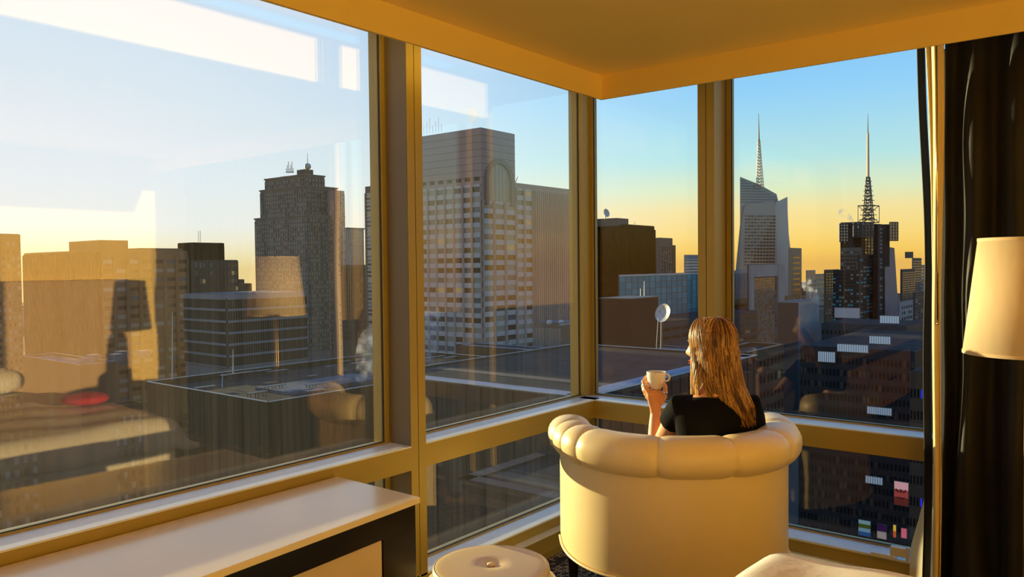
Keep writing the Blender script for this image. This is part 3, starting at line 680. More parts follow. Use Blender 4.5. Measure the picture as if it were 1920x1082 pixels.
class B:
    """city block seen on the skyline: corner pixel and distance of its nearest corner, pixels of its left and right ends, pixel of its top at the corner"""
    def __init__(s, name, label, xc, d, xl, xr, yt, wall, zb=GZ, cat='building', group=None, root=None, roof=None, body=True):
        c = V(xc, yt, d); dh = FH.dot(c); lt = RH.dot(c)
        def ext(ax, xp):
            lo, hi = 0, 3000.
            for _ in range(60):
                md = (lo+hi)/2; q = c+ax*md; v = q-Vector((0,0,EYE)); px = 960+F*v.dot(RT)/v.dot(FW)
                if (px > xp) == (ax.y > .5): lo = md
                else: hi = md
            return lo
        s.x0, s.y0 = c.x, c.y; s.z1 = c.z; s.z0 = zb
        s.x1 = c.x+ext(Vector((1,0,0)), xr); s.y1 = c.y+ext(Vector((0,1,0)), xl); s.d = d
        s.root = root or thing(name, label, cat, ((s.x0+s.x1)/2, (s.y0+s.y1)/2, zb), group)
        s.wall = wall; s.mb = MB()
        if body: s.mb.box(s.x0, s.x1, s.y0, s.y1, zb, s.z1, wall)
        if roof: s.mb.box(s.x0+.4, s.x1-.4, s.y0+.4, s.y1-.4, s.z1, s.z1+.15, roof)
        s.win = MB()
    def zpx(s, y, x=None):
        """height of image row y on the nearest corner"""
        a = V(960, y, 1); h = (Vector((s.x0, s.y0, EYE))-Vector((0,0,EYE)))
        # solve for z so that the corner projects to row y
        lo, hi = -600, 600
        for _ in range(60):
            md = (lo+hi)/2; v = h+Vector((0,0,md)); py = 541-F*v.dot(UP)/v.dot(FW)
            if py > y: lo = md
            else: hi = md
        return lo+EYE
    def face(s, f, z0, z1, nx, nz, wf, hf, glasses, pd=0, sd=0, pm=None, smt=None, a0=None, a1=None, seed=1, gap=0):
        """glazing grid on the left ('L', facing -X) or right ('R', facing -Y) face, piers pd and spandrels sd proud of the wall"""
        r = random.Random(seed); A0, A1 = (s.y0, s.y1) if f == 'L' else (s.x0, s.x1)
        if a0 is not None: A0, A1 = A0+(A1-A0)*a0, A0+(A1-A0)*a1
        dx, dz = (A1-A0)/nx, (z1-z0)/nz
        def q(u0, u1, v0, v1, m, p):
            if f == 'L': s.win.add([(s.x0-p, u1, v0), (s.x0-p, u0, v0), (s.x0-p, u0, v1), (s.x0-p, u1, v1)], [(0,1,2,3)], m)
            else: s.win.add([(u0, s.y0-p, v0), (u1, s.y0-p, v0), (u1, s.y0-p, v1), (u0, s.y0-p, v1)], [(0,1,2,3)], m)
        for i in range(nx):
            for j in range(nz):
                u = A0+dx*(i+(1-wf)/2); v = z0+dz*(j+(1-hf)/2)
                g = glasses[0]; k = r.random(); acc = 0
                for gl_, pr in glasses:
                    acc += pr
                    if k < acc: g = gl_; break
                else: g = glasses[-1][0]
                q(u, u+dx*wf, v, v+dz*hf, g, .06)
        def bar(u0, u1, v0, v1, p, m):
            if f == 'L': s.mb.box(s.x0-p, s.x0, u0, u1, v0, v1, m)
            else: s.mb.box(u0, u1, s.y0-p, s.y0, v0, v1, m)
        if pd:
            for i in range(nx+1): u = A0+dx*i; w_ = dx*(1-wf)/2; bar(max(A0, u-w_), min(A1, u+w_), z0, z1, pd, pm or s.wall)
        if sd:
            for j in range(nz+1): v = z0+dz*j; h = dz*(1-hf)/2; bar(A0, A1, max(z0, v-h), min(z1, v+h), sd, smt or s.wall)
    def done(s):
        FOOT.append(((s.x0+s.x1)/2, (s.y0+s.y1)/2, (s.x1-s.x0)/2, (s.y1-s.y0)/2))
        o = s.mb.build('walls', s.root)
        if s.win.v:
            wobj = s.win.build('windows', s.root); wobj['kind'] = 'stuff'
        return s.root
def onbox(b, x0, x1, y0, y1, z0, z1, m, name, **k):
    return MB().box(b.x0+x0, b.x0+x1, b.y0+y0, b.y0+y1, z0, z1, m).build(name, b.root, **k)
BRICK = mat('reflection-tinted brick', (.20, .125, .065), .85, noise=(.08, .15)); BRD = mat('umber brick', (.085, .06, .04), .85, noise=(.1, .2))  # the brick tan takes in the room's orange reflection over the left blocks
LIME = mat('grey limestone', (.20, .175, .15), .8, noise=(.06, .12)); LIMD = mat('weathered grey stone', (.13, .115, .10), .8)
CONC = mat('pale concrete', (.30, .29, .28), .75, noise=(.1, .1)); PINK = mat('hazy rose granite', (.36, .26, .235), .5, noise=(.1, .08))  # granite lightened, haze over the tower is put into its colour
BLKM = mat('black steel and glass facade', (.035, .033, .033), .45); DGR = mat('dark grey facade', (.06, .06, .062), .6)
HAZE = mat('haze-paled facade', (.34, .27, .20), .8)  # distance haze put into the facade colour

# far left
b = B('brick_tower', 'warm reflection-tinted brick building cut by the left edge of the picture', -120, 260, -300, 38, 436, BRICK, roof=ROOFG)
b.face('R', b.zpx(800), b.zpx(448), 16, 24, .5, .5, ((GP, .3), (GD, .7))); b.done()
b = B('slab_building', 'long reflection-tinted brick slab with a dark ribbed side and a boxy penthouse', 188, 330, 45, 352, 469, BRICK, roof=ROOFG)
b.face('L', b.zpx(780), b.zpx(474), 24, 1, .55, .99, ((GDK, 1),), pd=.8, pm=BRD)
b.mb.box(b.x0-.3, b.x0, b.y0, b.y1, b.zpx(780), b.z1-.6, BRD)  # dark sheet paints the shade of the left face
b.face('R', b.zpx(780), b.zpx(482), 7, 17, .72, .42, ((GP, .35), (GD, .5), (GB, .15)), pd=.5)
w_ = b.x1-b.x0; onbox(b, 0, w_*.30, 0, 30, b.z1, b.zpx(450), BRICK, 'penthouse'); onbox(b, w_*.50, w_, 5, 20, b.z1, b.z1+1.2, BRICK, 'parapet')
o = MB(); p = V(160, 466, 400); o.tube([p, V(160, 452, 400)], [.8, .1], STEEL, n=6); o.build('finial', b.root); b.done()
b = B('penthouse_tower', 'blocky tan tower with a dark right side behind the long slab', 361, 420, 333, 420, 455, BRICK, roof=ROOFD)
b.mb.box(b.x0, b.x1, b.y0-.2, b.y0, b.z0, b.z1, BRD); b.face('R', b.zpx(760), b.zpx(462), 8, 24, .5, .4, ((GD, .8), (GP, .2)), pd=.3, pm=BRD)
for k in range(2): o = MB(); o.tube([V(372+k*3.6, 456, 422), V(372+k*3.6, 433, 422)], .12, PALES, n=5); o.build('antenna', b.root); b.done()
b = B('glass_block', 'green-grey glazed block with lit windows stepping down from the tan tower', 378, 380, 358, 446, 488, DGR, roof=ROOFD)
b.face('L', b.zpx(760), b.zpx(490), 5, 18, .85, .75, ((GB, .6), (GP, .4))); b.face('R', b.zpx(760), b.zpx(490), 10, 18, .8, .5, ((GD, .72), (GL, .12), (GB, .16)), pd=.3); b.done()
b = B('low_annex', 'small flat-topped block low on the horizon left of the tall stone tower', 455, 520, 446, 472, 532, BRD, roof=ROOFD)
b.face('R', b.zpx(640), b.zpx(534), 6, 10, .5, .5, ((GD, 1),)); b.done()
b = B('banded_office', 'low wide office block with pale horizontal floor bands over dark ribbed glazing', 425, 300, 345, 574, 553, CONC, roof=ROOFG)
b.face('L', b.zpx(690), b.zpx(560), 22, 6, .8, .80, ((GDK, 1),), sd=.7, pd=.45, pm=LIMD); b.face('R', b.zpx(690), b.zpx(560), 34, 6, .72, .80, ((GDK, .85), (GD, .15)), sd=.7, pd=.45, pm=LIMD)
b.done()
# tall stone tower with setbacks
root = thing('stone_skyscraper', 'tall grey stone tower with stepped crown, small window grid and rooftop dish', 'skyscraper', V(570, 900, 700))
GPB = mat('pale lit pane', (.46, .44, .36), .4)  # lit panes, their glow put into a pale base colour
WG = ((GPB, .62), (GD, .34), (GL, .04))
for i, (xc, xl, xr, yt, d, nL, nR) in enumerate(((572, 497, 608, 326, 712, 17, 6), (574, 488, 632, 347, 706, 20, 13), (576, 478, 645, 402, 700, 22, 15))):
    b = B('', '', xc, d, xl, xr, yt, LIME, root=root, roof=ROOFD)
    zb = b.zpx(660); top = b.z1-3; nz = int((top-zb)/3.9)
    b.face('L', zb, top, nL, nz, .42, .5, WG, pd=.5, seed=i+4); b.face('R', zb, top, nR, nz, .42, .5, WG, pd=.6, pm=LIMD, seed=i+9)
    if i == 0:
        onbox(b, 0, 9, 0, 12, b.z1, b.zpx(317), LIMD, 'penthouse'); onbox(b, 1, 3, 30, 38, b.z1, b.zpx(325), LIMD, 'penthouse')
        o = MB(); c = V(577, 312, 708); o.ball(c, 3.0, PALES, 14, 10, (1, 1, .95)); o.build('satellite_dish', root, smooth=True)
        o = MB(); o.tube([c, c+Vector((0,0,12))], [.35, .1], STEEL, n=5); o.build('antenna', root); o = MB()
        for k in range(7): p = V(537+k*2.1, 324, 710); o.tube([p, p+Vector((0,0,4+3*(k % 3)))], .3, STEEL, n=4)
        o.tube([V(536, 323, 710), V(551, 323, 710)], .35, STEEL, n=4)
        o.build('antenna', root)
    o = MB(); o.box(b.x0-.8, b.x1+.8, b.y0-.8, b.y1+.8, b.z1-1.3, b.z1, LIME); o.build('cornice', root); b.done()
b = B('right_wing', '', 632, 715, 600, 645.5, 357, PINK, root=root); b.face('R', b.zpx(660), b.z1-3, 3, 75, .5, .5, WG, pd=.4); b.mb.build('walls', root); b.win.build('windows', root)['kind'] = 'stuff'
b = B('round_topped_tower', 'slim pale tower with a flat overhanging cap behind the stone tower', 652, 1000, 647, 682, 429, CONC, roof=ROOFG)
b.face('R', b.zpx(600), b.zpx(434), 6, 40, .8, .45, ((GB, .5), (GD, .5))); o = MB(); o.box(b.x0-1, b.x1+1, b.y0-1, b.y1+1, b.z1, b.z1+1.6, STEEL); o.build('roof_cap', b.root); b.done()
b = B('dark_ribbed_block', 'dark ribbed block between the stone tower and the mullion', 668, 520, 640, 700, 497, DGR, roof=ROOFD)
b.face('R', b.zpx(640), b.zpx(500), 12, 14, .6, .6, ((GDK, .8), (GL, .05), (GD, .15)), pd=.5); b.face('L', b.zpx(640), b.zpx(500), 8, 14, .6, .6, ((GDK, 1),), pd=.5); b.done()
# big rose tower
root = thing('arched_tower', 'massive hazy rose granite tower with a tall arched window high on its right side', 'skyscraper', V(903, 900, 312))
b = B('', '', 901.5, 312, 770, 965, 239, PINK, root=root, roof=ROOFG); T7 = b
zb = b.zpx(668); zt = b.zpx(345)
nz = round((zt-zb)/4.05)
BG = ((GD, .42), (GB, .2), (GP, .34), (GL, .04)); BAND = mat('pale grey spandrel', (.42, .42, .43), .5)
b.face('L', zb, zt, 8, nz, .84, .52, BG, pd=.7, sd=.25, smt=BAND); b.face('R', zb, b.zpx(375), 3, round((b.zpx(375)-zb)/4.05), .82, .52, BG, pd=.7, sd=.25, smt=BAND)
# panel joints and slots of the blank top
for k in range(1, 8): z = zt+(b.z1-zt)*k/8; b.mb.box(b.x0-.06, b.x0, b.y0, b.y1, z-.08, z+.08, LIMD); b.mb.box(b.x0, b.x1, b.y0-.06, b.y0, z-.08, z+.08, LIMD)
for k in range(8):
    u = b.y0+(b.y1-b.y0)*(k+.2)/8; b.win.box(b.x0-.1, b.x0, u, u+(b.y1-b.y0)*.07, zt+1.5, zt+3, GDK)
b.done()
# arch on the right face
wx = b.x1-b.x0; ax, ay = b.x0+wx*.50, b.y0; ar = wx*.33; z_s = b.zpx(338); o = MB()
arc = [(ax+ar*cos(a), z_s+ar*1.05*sin(a)) for a in [PI*k/24 for k in range(25)]]; arc2 = [(ax+(ar+1.9)*cos(a), z_s+(ar+1.9)*1.05*sin(a)) for a in [PI*k/24 for k in range(25)]]
zlo = b.zpx(382); po = [(ax+ar+1.9, zlo)]+arc2+[(ax-ar-1.9, zlo)]; pi_ = [(ax+ar, zlo)]+arc+[(ax-ar, zlo)]
vs_ = [(x, ay-1.0, z) for x, z in po]+[(x, ay-1.0, z) for x, z in pi_]+[(x, ay, z) for x, z in po]+[(x, ay, z) for x, z in pi_]; n_ = len(po); fs_ = []
for i in range(n_-1): fs_ += [(i, i+1, n_+i+1, n_+i), (2*n_+i, i, i+1, 2*n_+i+1)[::-1], (n_+i, n_+i+1, 3*n_+i+1, 3*n_+i)]
o.add(vs_, fs_, mat('dark rose stone', (.17, .115, .10), .6)); o.build('arch_surround', root)
o = MB(); o.add([(x, ay-.15, z) for x, z in pi_], [tuple(range(n_))], GP)
for k in range(1, 6): x = ax-ar+2*ar*k/6; o.box(x-.12, x+.12, ay-.3, ay-.1, zlo, z_s+ar*1.02*max(.1, 1-((x-ax)/ar)**2)**.5, PINK)
for k in range(1, 9): z = zlo+(z_s+ar-zlo)*k/9; hw = ar if z < z_s else ar*max(0, 1-((z-z_s)/(ar*1.05))**2)**.5; o.box(ax-hw, ax+hw, ay-.28, ay-.1, z-.1, z+.1, PINK)
o.build('arched_window', root)
for k in range(7): o = MB(); p = V(795+k*5.5, 252-.8*k, 335); o.tube([p, p+Vector((0,0,3.2+1.6*(k % 3)))], .07, STEEL, n=4); o.build('antenna', root)
o = MB(); o.tube([V(966, 343, 318), V(971, 331, 318)], [.2, .1], STEEL, n=5); o.build('antenna', root)
# annex on the same plane
cA = Vector((T7.x1, T7.y0, 0)); b = B('', '', 965, (Vector((T7.x1, T7.y0, 0))).dot(FW)+0, 964, 1092, 343, PINK, root=root, roof=ROOFG)
b.x0, b.y0 = T7.x1, T7.y0; b.y1 = T7.y0+26; b.mb = MB(); b.mb.box(b.x0, b.x1, b.y0, b.y1, b.z0, b.z1, PINK)
b.face('R', zb, b.zpx(352), 2, round((b.zpx(352)-zb)/4.05), .82, .52, BG, pd=.7, sd=.25, smt=BAND, a0=0, a1=.22, seed=5)
b.face('R', zb, b.zpx(354), 26, 1, .5, .99, ((GDK, 1),), pd=.9, a0=.23, a1=1.0); b.done()
b = B('side_block', 'banded granite wing with stacked lit windows at the left of the mullion', 770, 340, 687.5, 800, 342, LIMD, roof=ROOFG, body=False)
b.mb = MB(); b.x0 = T7.x0; b.y0 = T7.y1+1; b.y1 = b.y0+26; b.x1 = b.x0+30
_lo = b.y0
while _lo < 3000 and 960+F*(Vector((b.x0, _lo, 0))-Vector((0,0,EYE))).dot(RT)/Vector((b.x0, _lo, 0)).dot(FW) > 687.5: _lo += .5
b.y1 = _lo; b.z1 = V(690, 350.5, Vector((b.x0, b.y1, 0)).dot(FW)).z; b.mb.box(b.x0, b.x1, b.y0, b.y1, b.z0, b.z1, LIMD)
b.face('L', zb, b.z1-3, 5, 40, .62, .5, ((GD, .35), (GL, .3), (GP, .35)), pd=.5, sd=.3, smt=BAND); b.done()
# centre pane
b = B('black_ribbed_tower', 'black ribbed office tower with a rooftop satellite dish, right of the corner post', 1177, 420, 1096, 1227, 421, BLKM, roof=ROOFD)
RUST = mat('bronze brown rib', (.085, .055, .04), .5)
b.face('L', b.zpx(620), b.zpx(428), 22, 1, .5, .995, ((GDK, 1),), pd=.8, pm=RUST); b.face('R', b.zpx(620), b.zpx(428), 18, 1, .5, .995, ((GDK, 1),), pd=.8)
o = MB(); c = V(1134, 408, 430); o.box(c.x-4, c.x+8, c.y-10, c.y+12, b.z1-.5, b.z1+3.6, LIMD); o.build('penthouse', b.root)
def dish(c, r, az, el, m, name, par, ribs=0):
    """parabolic dish with its bowl towards az, el"""
    ax = Vector((cos(az)*cos(el), sin(az)*cos(el), sin(el))); a = ax.orthogonal().normalized(); bb = ax.cross(a)
    c = Vector(c); o = MB(); rr = [(.02, 0), (.3, .03), (.6, .11), (.85, .22), (1, .30), (1.0, .33), (.85, .25), (.6, .14), (.3, .06), (.02, .03)]
    o.rings([[c+ax*(r*k)+(a*cos(q)+bb*sin(q))*(r*w_) for q in [2*PI*i/28 for i in range(28)]] for w_, k in rr], m)
    ob = o.build(name, par, smooth=True, angle=60)
    o = MB()
    for k in range(3): q = 2.1*k; o.tube([c+(a*cos(q)+bb*sin(q))*r+ax*r*.31, c+ax*r*.85], r*.012, STEEL, n=5)
    o.ball(c+ax*r*.85, r*.07, STEEL, 8, 6)
    for k in range(ribs): q = 2*PI*k/ribs; o.tube([c+(a*cos(q)+bb*sin(q))*r*w_+ax*(r*z-r*.02) for w_, z in ((.1, 0), (.6, .10), (1, .28))], r*.018, STEEL, n=4)
    o.build('dish_ribs', ob); return ob
o = MB(); c = V(1135, 411, 424); o.tube([c, V(1135, 402, 424)], .35, PALES, n=8); o.build('dish_mast', b.root)
dish(V(1135.5, 400, 424), 2.3, YAW+PI+.75, .25, PALES, 'satellite_dish', b.root)
for x_, h in ((1163, 12), (1178, 10), (1190, 6)): o = MB(); p = V(x_, 422, 425); o.tube([p, V(x_, 422-h, 425)], .12, STEEL, n=4); o.build('antenna', b.root); b.done()
b = B('stepped_brown_tower', 'brown tower with a rounded grey crown beside the black ribbed tower', 1238, 520, 1224, 1261, 446, LIMD, roof=ROOFG)
b.face('R', b.zpx(540), b.zpx(462), 5, 22, .55, .5, ((GD, .7), (GP, .3)), pd=.5); b.mb.box(b.x1, b.x1+4.5, b.y0, b.y0+12, b.z0, b.zpx(459), BRD); b.done()
b = B('white_banded_block', 'small white banded building peeking over the teal glass block', 1285, 800, 1282.5, 1316, 478, CONC, roof=ROOFG)
b.face('R', b.zpx(530), b.zpx(486), 14, 8, .5, .6, ((GB, .6), (GD, .4)), sd=.5, smt=mat('white facade band', (.6, .6, .6), .6)); b.done()
b = B('teal_glass_block', 'long low teal glass building with a square curtain wall grid', 1160.5, 378, 1159, 1356, 515.5, mat('teal mullions', (.04, .12, .15), .4), roof=ROOFG)
b.face('R', b.zpx(606), b.zpx(518), 20, 7, .93, .90, ((GTL, .6), (GTL2, .4)), pd=.25, sd=.2); onbox(b, 0, b.x1-b.x0, -.4, 0, b.z1-.8, b.z1, PALES, 'parapet'); b.done()
b = B('dark_podium', 'dark low block with small lit panes below the teal glass building', 1240, 330, 1150, 1420, 606, DGR, roof=ROOFD)
b.face('R', b.zpx(690), b.zpx(612), 12, 5, .7, .4, ((GDK, .6), (GB, .25), (GP, .15)), sd=.3); b.done()
# right pane, left to right
b = B('pale_hotel', 'pale hotel tower with tall dark window slots beside the right mullion', 1362, 470, 1359, 1403, 508, CONC, roof=ROOFG)
b.face('R', b.zpx(560), b.zpx(513), 12, 1, .5, .99, ((GDK, 1),), pd=.5); b.face('R', b.zpx(700), b.zpx(572), 16, 14, .6, .5, ((GDK, .6), (GD, .4)), pd=.3, pm=BRD); onbox(b, -1, b.x1-b.x0+1, -1.2, 0, b.zpx(572), b.zpx(562), BRICK, 'balcony'); b.done()
b = B('grey_slab_tower', 'plain blue-grey slab tower in front of the faceted glass tower', 1404, 430, 1401, 1468, 497, DGR, roof=ROOFG)
b.mb.box(b.x0-.1, b.x1+.1, b.y0-.9, b.y0, b.zpx(520), b.z1, CONC); b.mb.box(b.x0, b.x0+(b.x1-b.x0)*.09, b.y0-1.2, b.y0, b.z0, b.z1, CONC); b.mb.box(b.x1-(b.x1-b.x0)*.2, b.x1, b.y0-1.2, b.y0, b.z0, b.z1, CONC)
b.face('R', b.zpx(720), b.zpx(522), 14, 46, .7, .8, ((GB, .7), (GD, .3)), a0=.1, a1=.8); b.done()
# faceted crystal tower
FG = mat('pale faceted curtain wall', (.20, .21, .22), .22, spec=.7); FG2 = mat('light glass facet', (.34, .36, .36), .25, spec=.7)
root = thing('faceted_tower', 'faceted glass skyscraper with a sloping crown and slender lattice spire', 'skyscraper', V(1430, 900, 1000))
D = 1000.
def q_(x, y, d=0): return V(x, y, D+d)
o = MB()
front = [(1376, 512), (1395, 385), (1402, 380), (1452, 376), (1457, 512)]
A = dict(a=(1378, 520), b=(1388, 430), c=(1387, 331.5), d=(1456, 366), e=(1457, 375))
# main prism: crown outline seen from the front, extruded in depth
def extr(pts, d0, d1, m):
    n = len(pts); vs = [q_(x, y, d0) for x, y in pts]+[q_(x, y, d1) for x, y in pts]
    o.add(vs, [tuple(range(n)), tuple(range(n, 2*n))[::-1]]+[(i, i+n, (i+1) % n+n, (i+1) % n) for i in range(n)], m)
extr([(1374, 900), (1378, 520), (1387.5, 420), (1387.5, 331.5), (1424, 346), (1456, 364), (1460, 380), (1470, 520), (1478, 900)], 25, 60, FG)
extr([(1374, 900), (1382, 498), (1394, 392), (1400, 384), (1452, 376), (1456, 440), (1462, 900)], -6, 25, FG)
extr([(1449, 900), (1453, 380), (1476.5, 369), (1477, 400), (1479, 440), (1488, 518), (1492, 900)], 2, 40, FG2)
o.build('walls', root)
o = MB()
for j in range(21):       # dark window bands of the front facet and its diagonal fold
    y = 404+j*6.1
    for i in range(10):
        x = 1397+i*5.8+(-.9*max(0, j-2)*.12)
        if y > 500 and x < 1400: continue
        dark = x > 1449-(y-404)*.50
        if x+4.4 > 1457: continue
        m = GDK if dark else GD if (i+j) % 3 else GB
        hgt = 3.4 if dark else 2.6
        o.add([q_(x, y+hgt, -6.4), q_(x+4.6, y+hgt, -6.4), q_(x+4.6, y, -6.4), q_(x, y, -6.4)], [(0,1,2,3)], m)
for j in range(9): y = 338+j*5; o.add([q_(1388, y+1.4, 24.5), q_(min(1455, 1400+j*9), y+2.2, 24.5), q_(min(1455, 1400+j*9), y+.8, 24.5), q_(1388, y, 24.5)], [(0,1,2,3)], GB)
o.build('windows', root)['kind'] = 'stuff'
o = MB()
def lattice(o, p0, p1, r0, r1, n, m, leg):
    p0 = Vector(p0); p1 = Vector(p1); L_ = []
    for k in range(n+1):
        u = k/n; c = p0.lerp(p1, u); r = r0+(r1-r0)*u; L_.append([c+Vector((r*sx_, r*sy_, 0)) for sx_, sy_ in ((-1,-1),(1,-1),(1,1),(-1,1))])
    for s_ in range(4): o.tube([l[s_] for l in L_], leg, m, n=4)
    for k in range(n):
        for s_ in range(4): o.tube([L_[k][s_], L_[k+1][(s_+1) % 4]], leg*.7, m, n=4); o.tube([L_[k+1][s_], L_[k+1][(s_+1) % 4]], leg*.7, m, n=4)
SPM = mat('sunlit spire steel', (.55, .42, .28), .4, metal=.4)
lattice(o, V(1425, 352, 1020), V(1423, 262, 1020), 3.6, .9, 16, SPM, .42); o.tube([V(1423, 264, 1020), V(1422.4, 213, 1020)], [1.0, .3], STEEL, n=6); o.build('spire', root)
b = B('tan_panel_tower', 'plain olive-tan tower at the right shoulder of the faceted tower', 1484, 900, 1478, 1503, 465, mat('olive tan facade', (.22, .20, .13), .7), roof=ROOFG)
b.face('R', b.zpx(620), b.zpx(478), 1, 14, .7, .35, ((GD, 1),)); b.done()
# lattice-crowned tower
root = thing('mast_tower', 'dark tower carrying square steel sign frames and a tall broadcast mast', 'skyscraper', V(1627, 900, 800))
def sub(xc, d, xl, xr, yt, m, fl=None, fr=None, roof=ROOFD, nm='walls'):
    b = B('', '', xc, d, xl, xr, yt, m, root=root, roof=roof)
    if fl: b.face('L', b.zpx(640), b.z1-3, *fl)
    if fr: b.face('R', b.zpx(640), b.z1-3, *fr)
    b.mb.build(nm, root)
    if b.win.v: b.win.build('windows', root)['kind'] = 'stuff'
    return b
DW = ((GDK, .62), (GD, .2), (GB, .18)); WHB = mat('white window band', (.5, .52, .52), .6)
b = sub(1615, 780, 1576, 1660, 416, BLKM, (7, 36, .8, .5, DW, .4), (8, 36, .8, .5, DW, .4))
b = sub(1612, 760, 1576, 1617, 464, LIMD, (6, 24, .8, .5, ((GP, .3), (GD, .7)), .4), None)
b = sub(1611, 740, 1562, 1614, 506, BLKM, (9, 18, .85, .4, ((GDK, .6), (GTL2, .22), (GP, .18)), .2), None)
b = sub(1612, 745, 1608, 1648, 478, BLKM, None, (6, 22, .8, .45, ((GDK, .45), (GTL2, .3), (GP, .25)), .2))
b = sub(1649, 765, 1646, 1660, 420, DGR, None, (1, 30, .8, .45, ((GP, .7), (GDK, .3))))
o = MB(); o.add([V(1660, 900, 775), V(1692, 900, 775), V(1686, 600, 775), V(1677, 465, 775), V(1659, 462, 775)]+[V(1660, 900, 800), V(1692, 900, 800), V(1686, 600, 800), V(1677, 465, 800), V(1659, 462, 800)], [(0,1,2,3,4), (9,8,7,6,5), (0,5,6,1), (1,6,7,2), (2,7,8,3), (3,8,9,4), (4,9,5,0)], PINK); o.build('tapered_wing', root)
def frame(x0, x1, y0, y1, d, nx, nz, name, t_=.55, dep=14):
    o = MB()
    for dd in (0, dep):
        for i in range(nx+1): x = x0+(x1-x0)*i/nx; o.tube([V(x, y0, d+dd), V(x, y1, d+dd)], t_, STEEL, n=4)
        for j in range(nz+1): y = y0+(y1-y0)*j/nz; o.tube([V(x0, y, d+dd), V(x1, y, d+dd)], t_, STEEL, n=4)
        for i in range(nx):
            for j in range(nz): xa, xb_, ya, yb_ = x0+(x1-x0)*i/nx, x0+(x1-x0)*(i+1)/nx, y0+(y1-y0)*j/nz, y0+(y1-y0)*(j+1)/nz; o.tube([V(xa, ya, d+dd), V(xb_, yb_, d+dd)], t_*.6, STEEL, n=4); o.tube([V(xb_, ya, d+dd), V(xa, yb_, d+dd)], t_*.6, STEEL, n=4)
    for x in (x0, x1):
        for y in (y0, y1): o.tube([V(x, y, d), V(x, y, d+dep)], t_, STEEL, n=4)
    o.build(name, root)
frame(1574, 1589, 420, 453, 770, 3, 6, 'sign_frame'); frame(1668, 1683.5, 417, 451, 770, 3, 6, 'sign_frame'); frame(1608.5, 1648, 386, 417, 785, 1, 1, 'crown_frame', .5, 30)
frame(1600, 1638, 418, 444, 770, 4, 5, 'sign_frame', .4, 4)
for x0, x1, y0 in ((1589, 1600, 428), (1638, 1668, 421)):
    o = MB(); o.prism([(p.x, p.y) for p in (V(x0, 500, 775), V(x1, 500, 775), V(x1, 500, 800), V(x0, 500, 800))], V(x0, 600, 775).z, V(x0, y0, 775).z, BLKM); o.build('shoulder', root)
o = MB(); lattice(o, V(1628, 416, 800), V(1627.5, 332, 800), 4.5, 1.4, 14, STEEL, .45)
for k in range(9): y = 412-k*9; r = 9-k*.7; c = V(1628, y, 800); o.tube([c-RH*r, c+RH*r], .35, STEEL, n=4); o.tube([c-FH*r, c+FH*r], .35, STEEL, n=4)
for k in range(12): o.ball(V(1628+(-1)**k*(2.4+k % 3), 408-k*6, 798), .9, PALES, 6, 5)
o.tube([V(1627.5, 334, 800), V(1627.3, 250, 800)], [1.5, 1.2], SPM, n=8); o.tube([V(1627.3, 250, 800), V(1627, 212, 800)], [.6, .15], STEEL, n=6); o.build('broadcast_mast', root)
# far right cluster
for a in (('square_tower', 'grey-green square tower with a pale top just left of the curtain', 1692, 950, 1688, 1716, 505, DGR, 8, 20),
          ('dark_point_tower', 'dark tower with a narrow raised top, tallest of the small ones by the curtain', 1712, 1200, 1710, 1728, 484, LIMD, 5, 18),
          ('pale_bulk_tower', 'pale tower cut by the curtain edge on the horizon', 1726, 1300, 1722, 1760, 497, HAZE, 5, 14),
          ('rose_far_tower', 'rose far tower left of the mast tower', 1548, 900, 1545, 1574, 506, BRICK, 5, 16),
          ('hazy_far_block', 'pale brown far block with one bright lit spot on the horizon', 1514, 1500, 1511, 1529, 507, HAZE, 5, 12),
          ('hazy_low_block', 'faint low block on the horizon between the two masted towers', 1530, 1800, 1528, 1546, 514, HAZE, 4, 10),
          ('banded_low_block', 'low white-banded block at the foot of the mast tower', 1690, 700, 1686, 1722, 566, CONC, 8, 8),
          ('dark_side_tower', 'dark slim tower rising beside the curtain below the horizon', 1716, 500, 1712, 1745, 548, DGR, 6, 20)):
    b = B(a[0], a[1], *a[2:7], a[7], roof=ROOFG); b.face('R', b.zpx(a[6]+90), b.z1-3, a[8], a[9], .6, .5, ((GD, .6), (GB, .2), (GP, .2)))
    if a[0] == 'dark_point_tower': onbox(b, 3, 11, 2, 12, b.z1, b.zpx(472), LIMD, 'penthouse')
    b.done()
b = B('blank_wall_tower', 'broad block with a blank pale grey wall and a darker windowed side', 1497, 360, 1458, 1536, 566, CONC, roof=ROOFG)
b.mb.box(b.x0-.15, b.x0, b.y0, b.y1, b.zpx(780), b.zpx(568), DGR); b.face('L', b.zpx(780), b.zpx(572), 6, 26, .5, .5, ((GD, .8), (GP, .2))); b.face('R', b.zpx(780), b.zpx(570), 20, 1, .03, .99, ((GDK, 1),)); b.done()
b = B('ochre_lit_block', 'ochre block with glints of light right of the grey slab tower', 1474, 470, 1466, 1500, 556, BRICK, roof=ROOFD)
b.face('R', b.zpx(660), b.zpx(560), 8, 16, .5, .5, ((GD, .8), (GL, .2))); b.done()

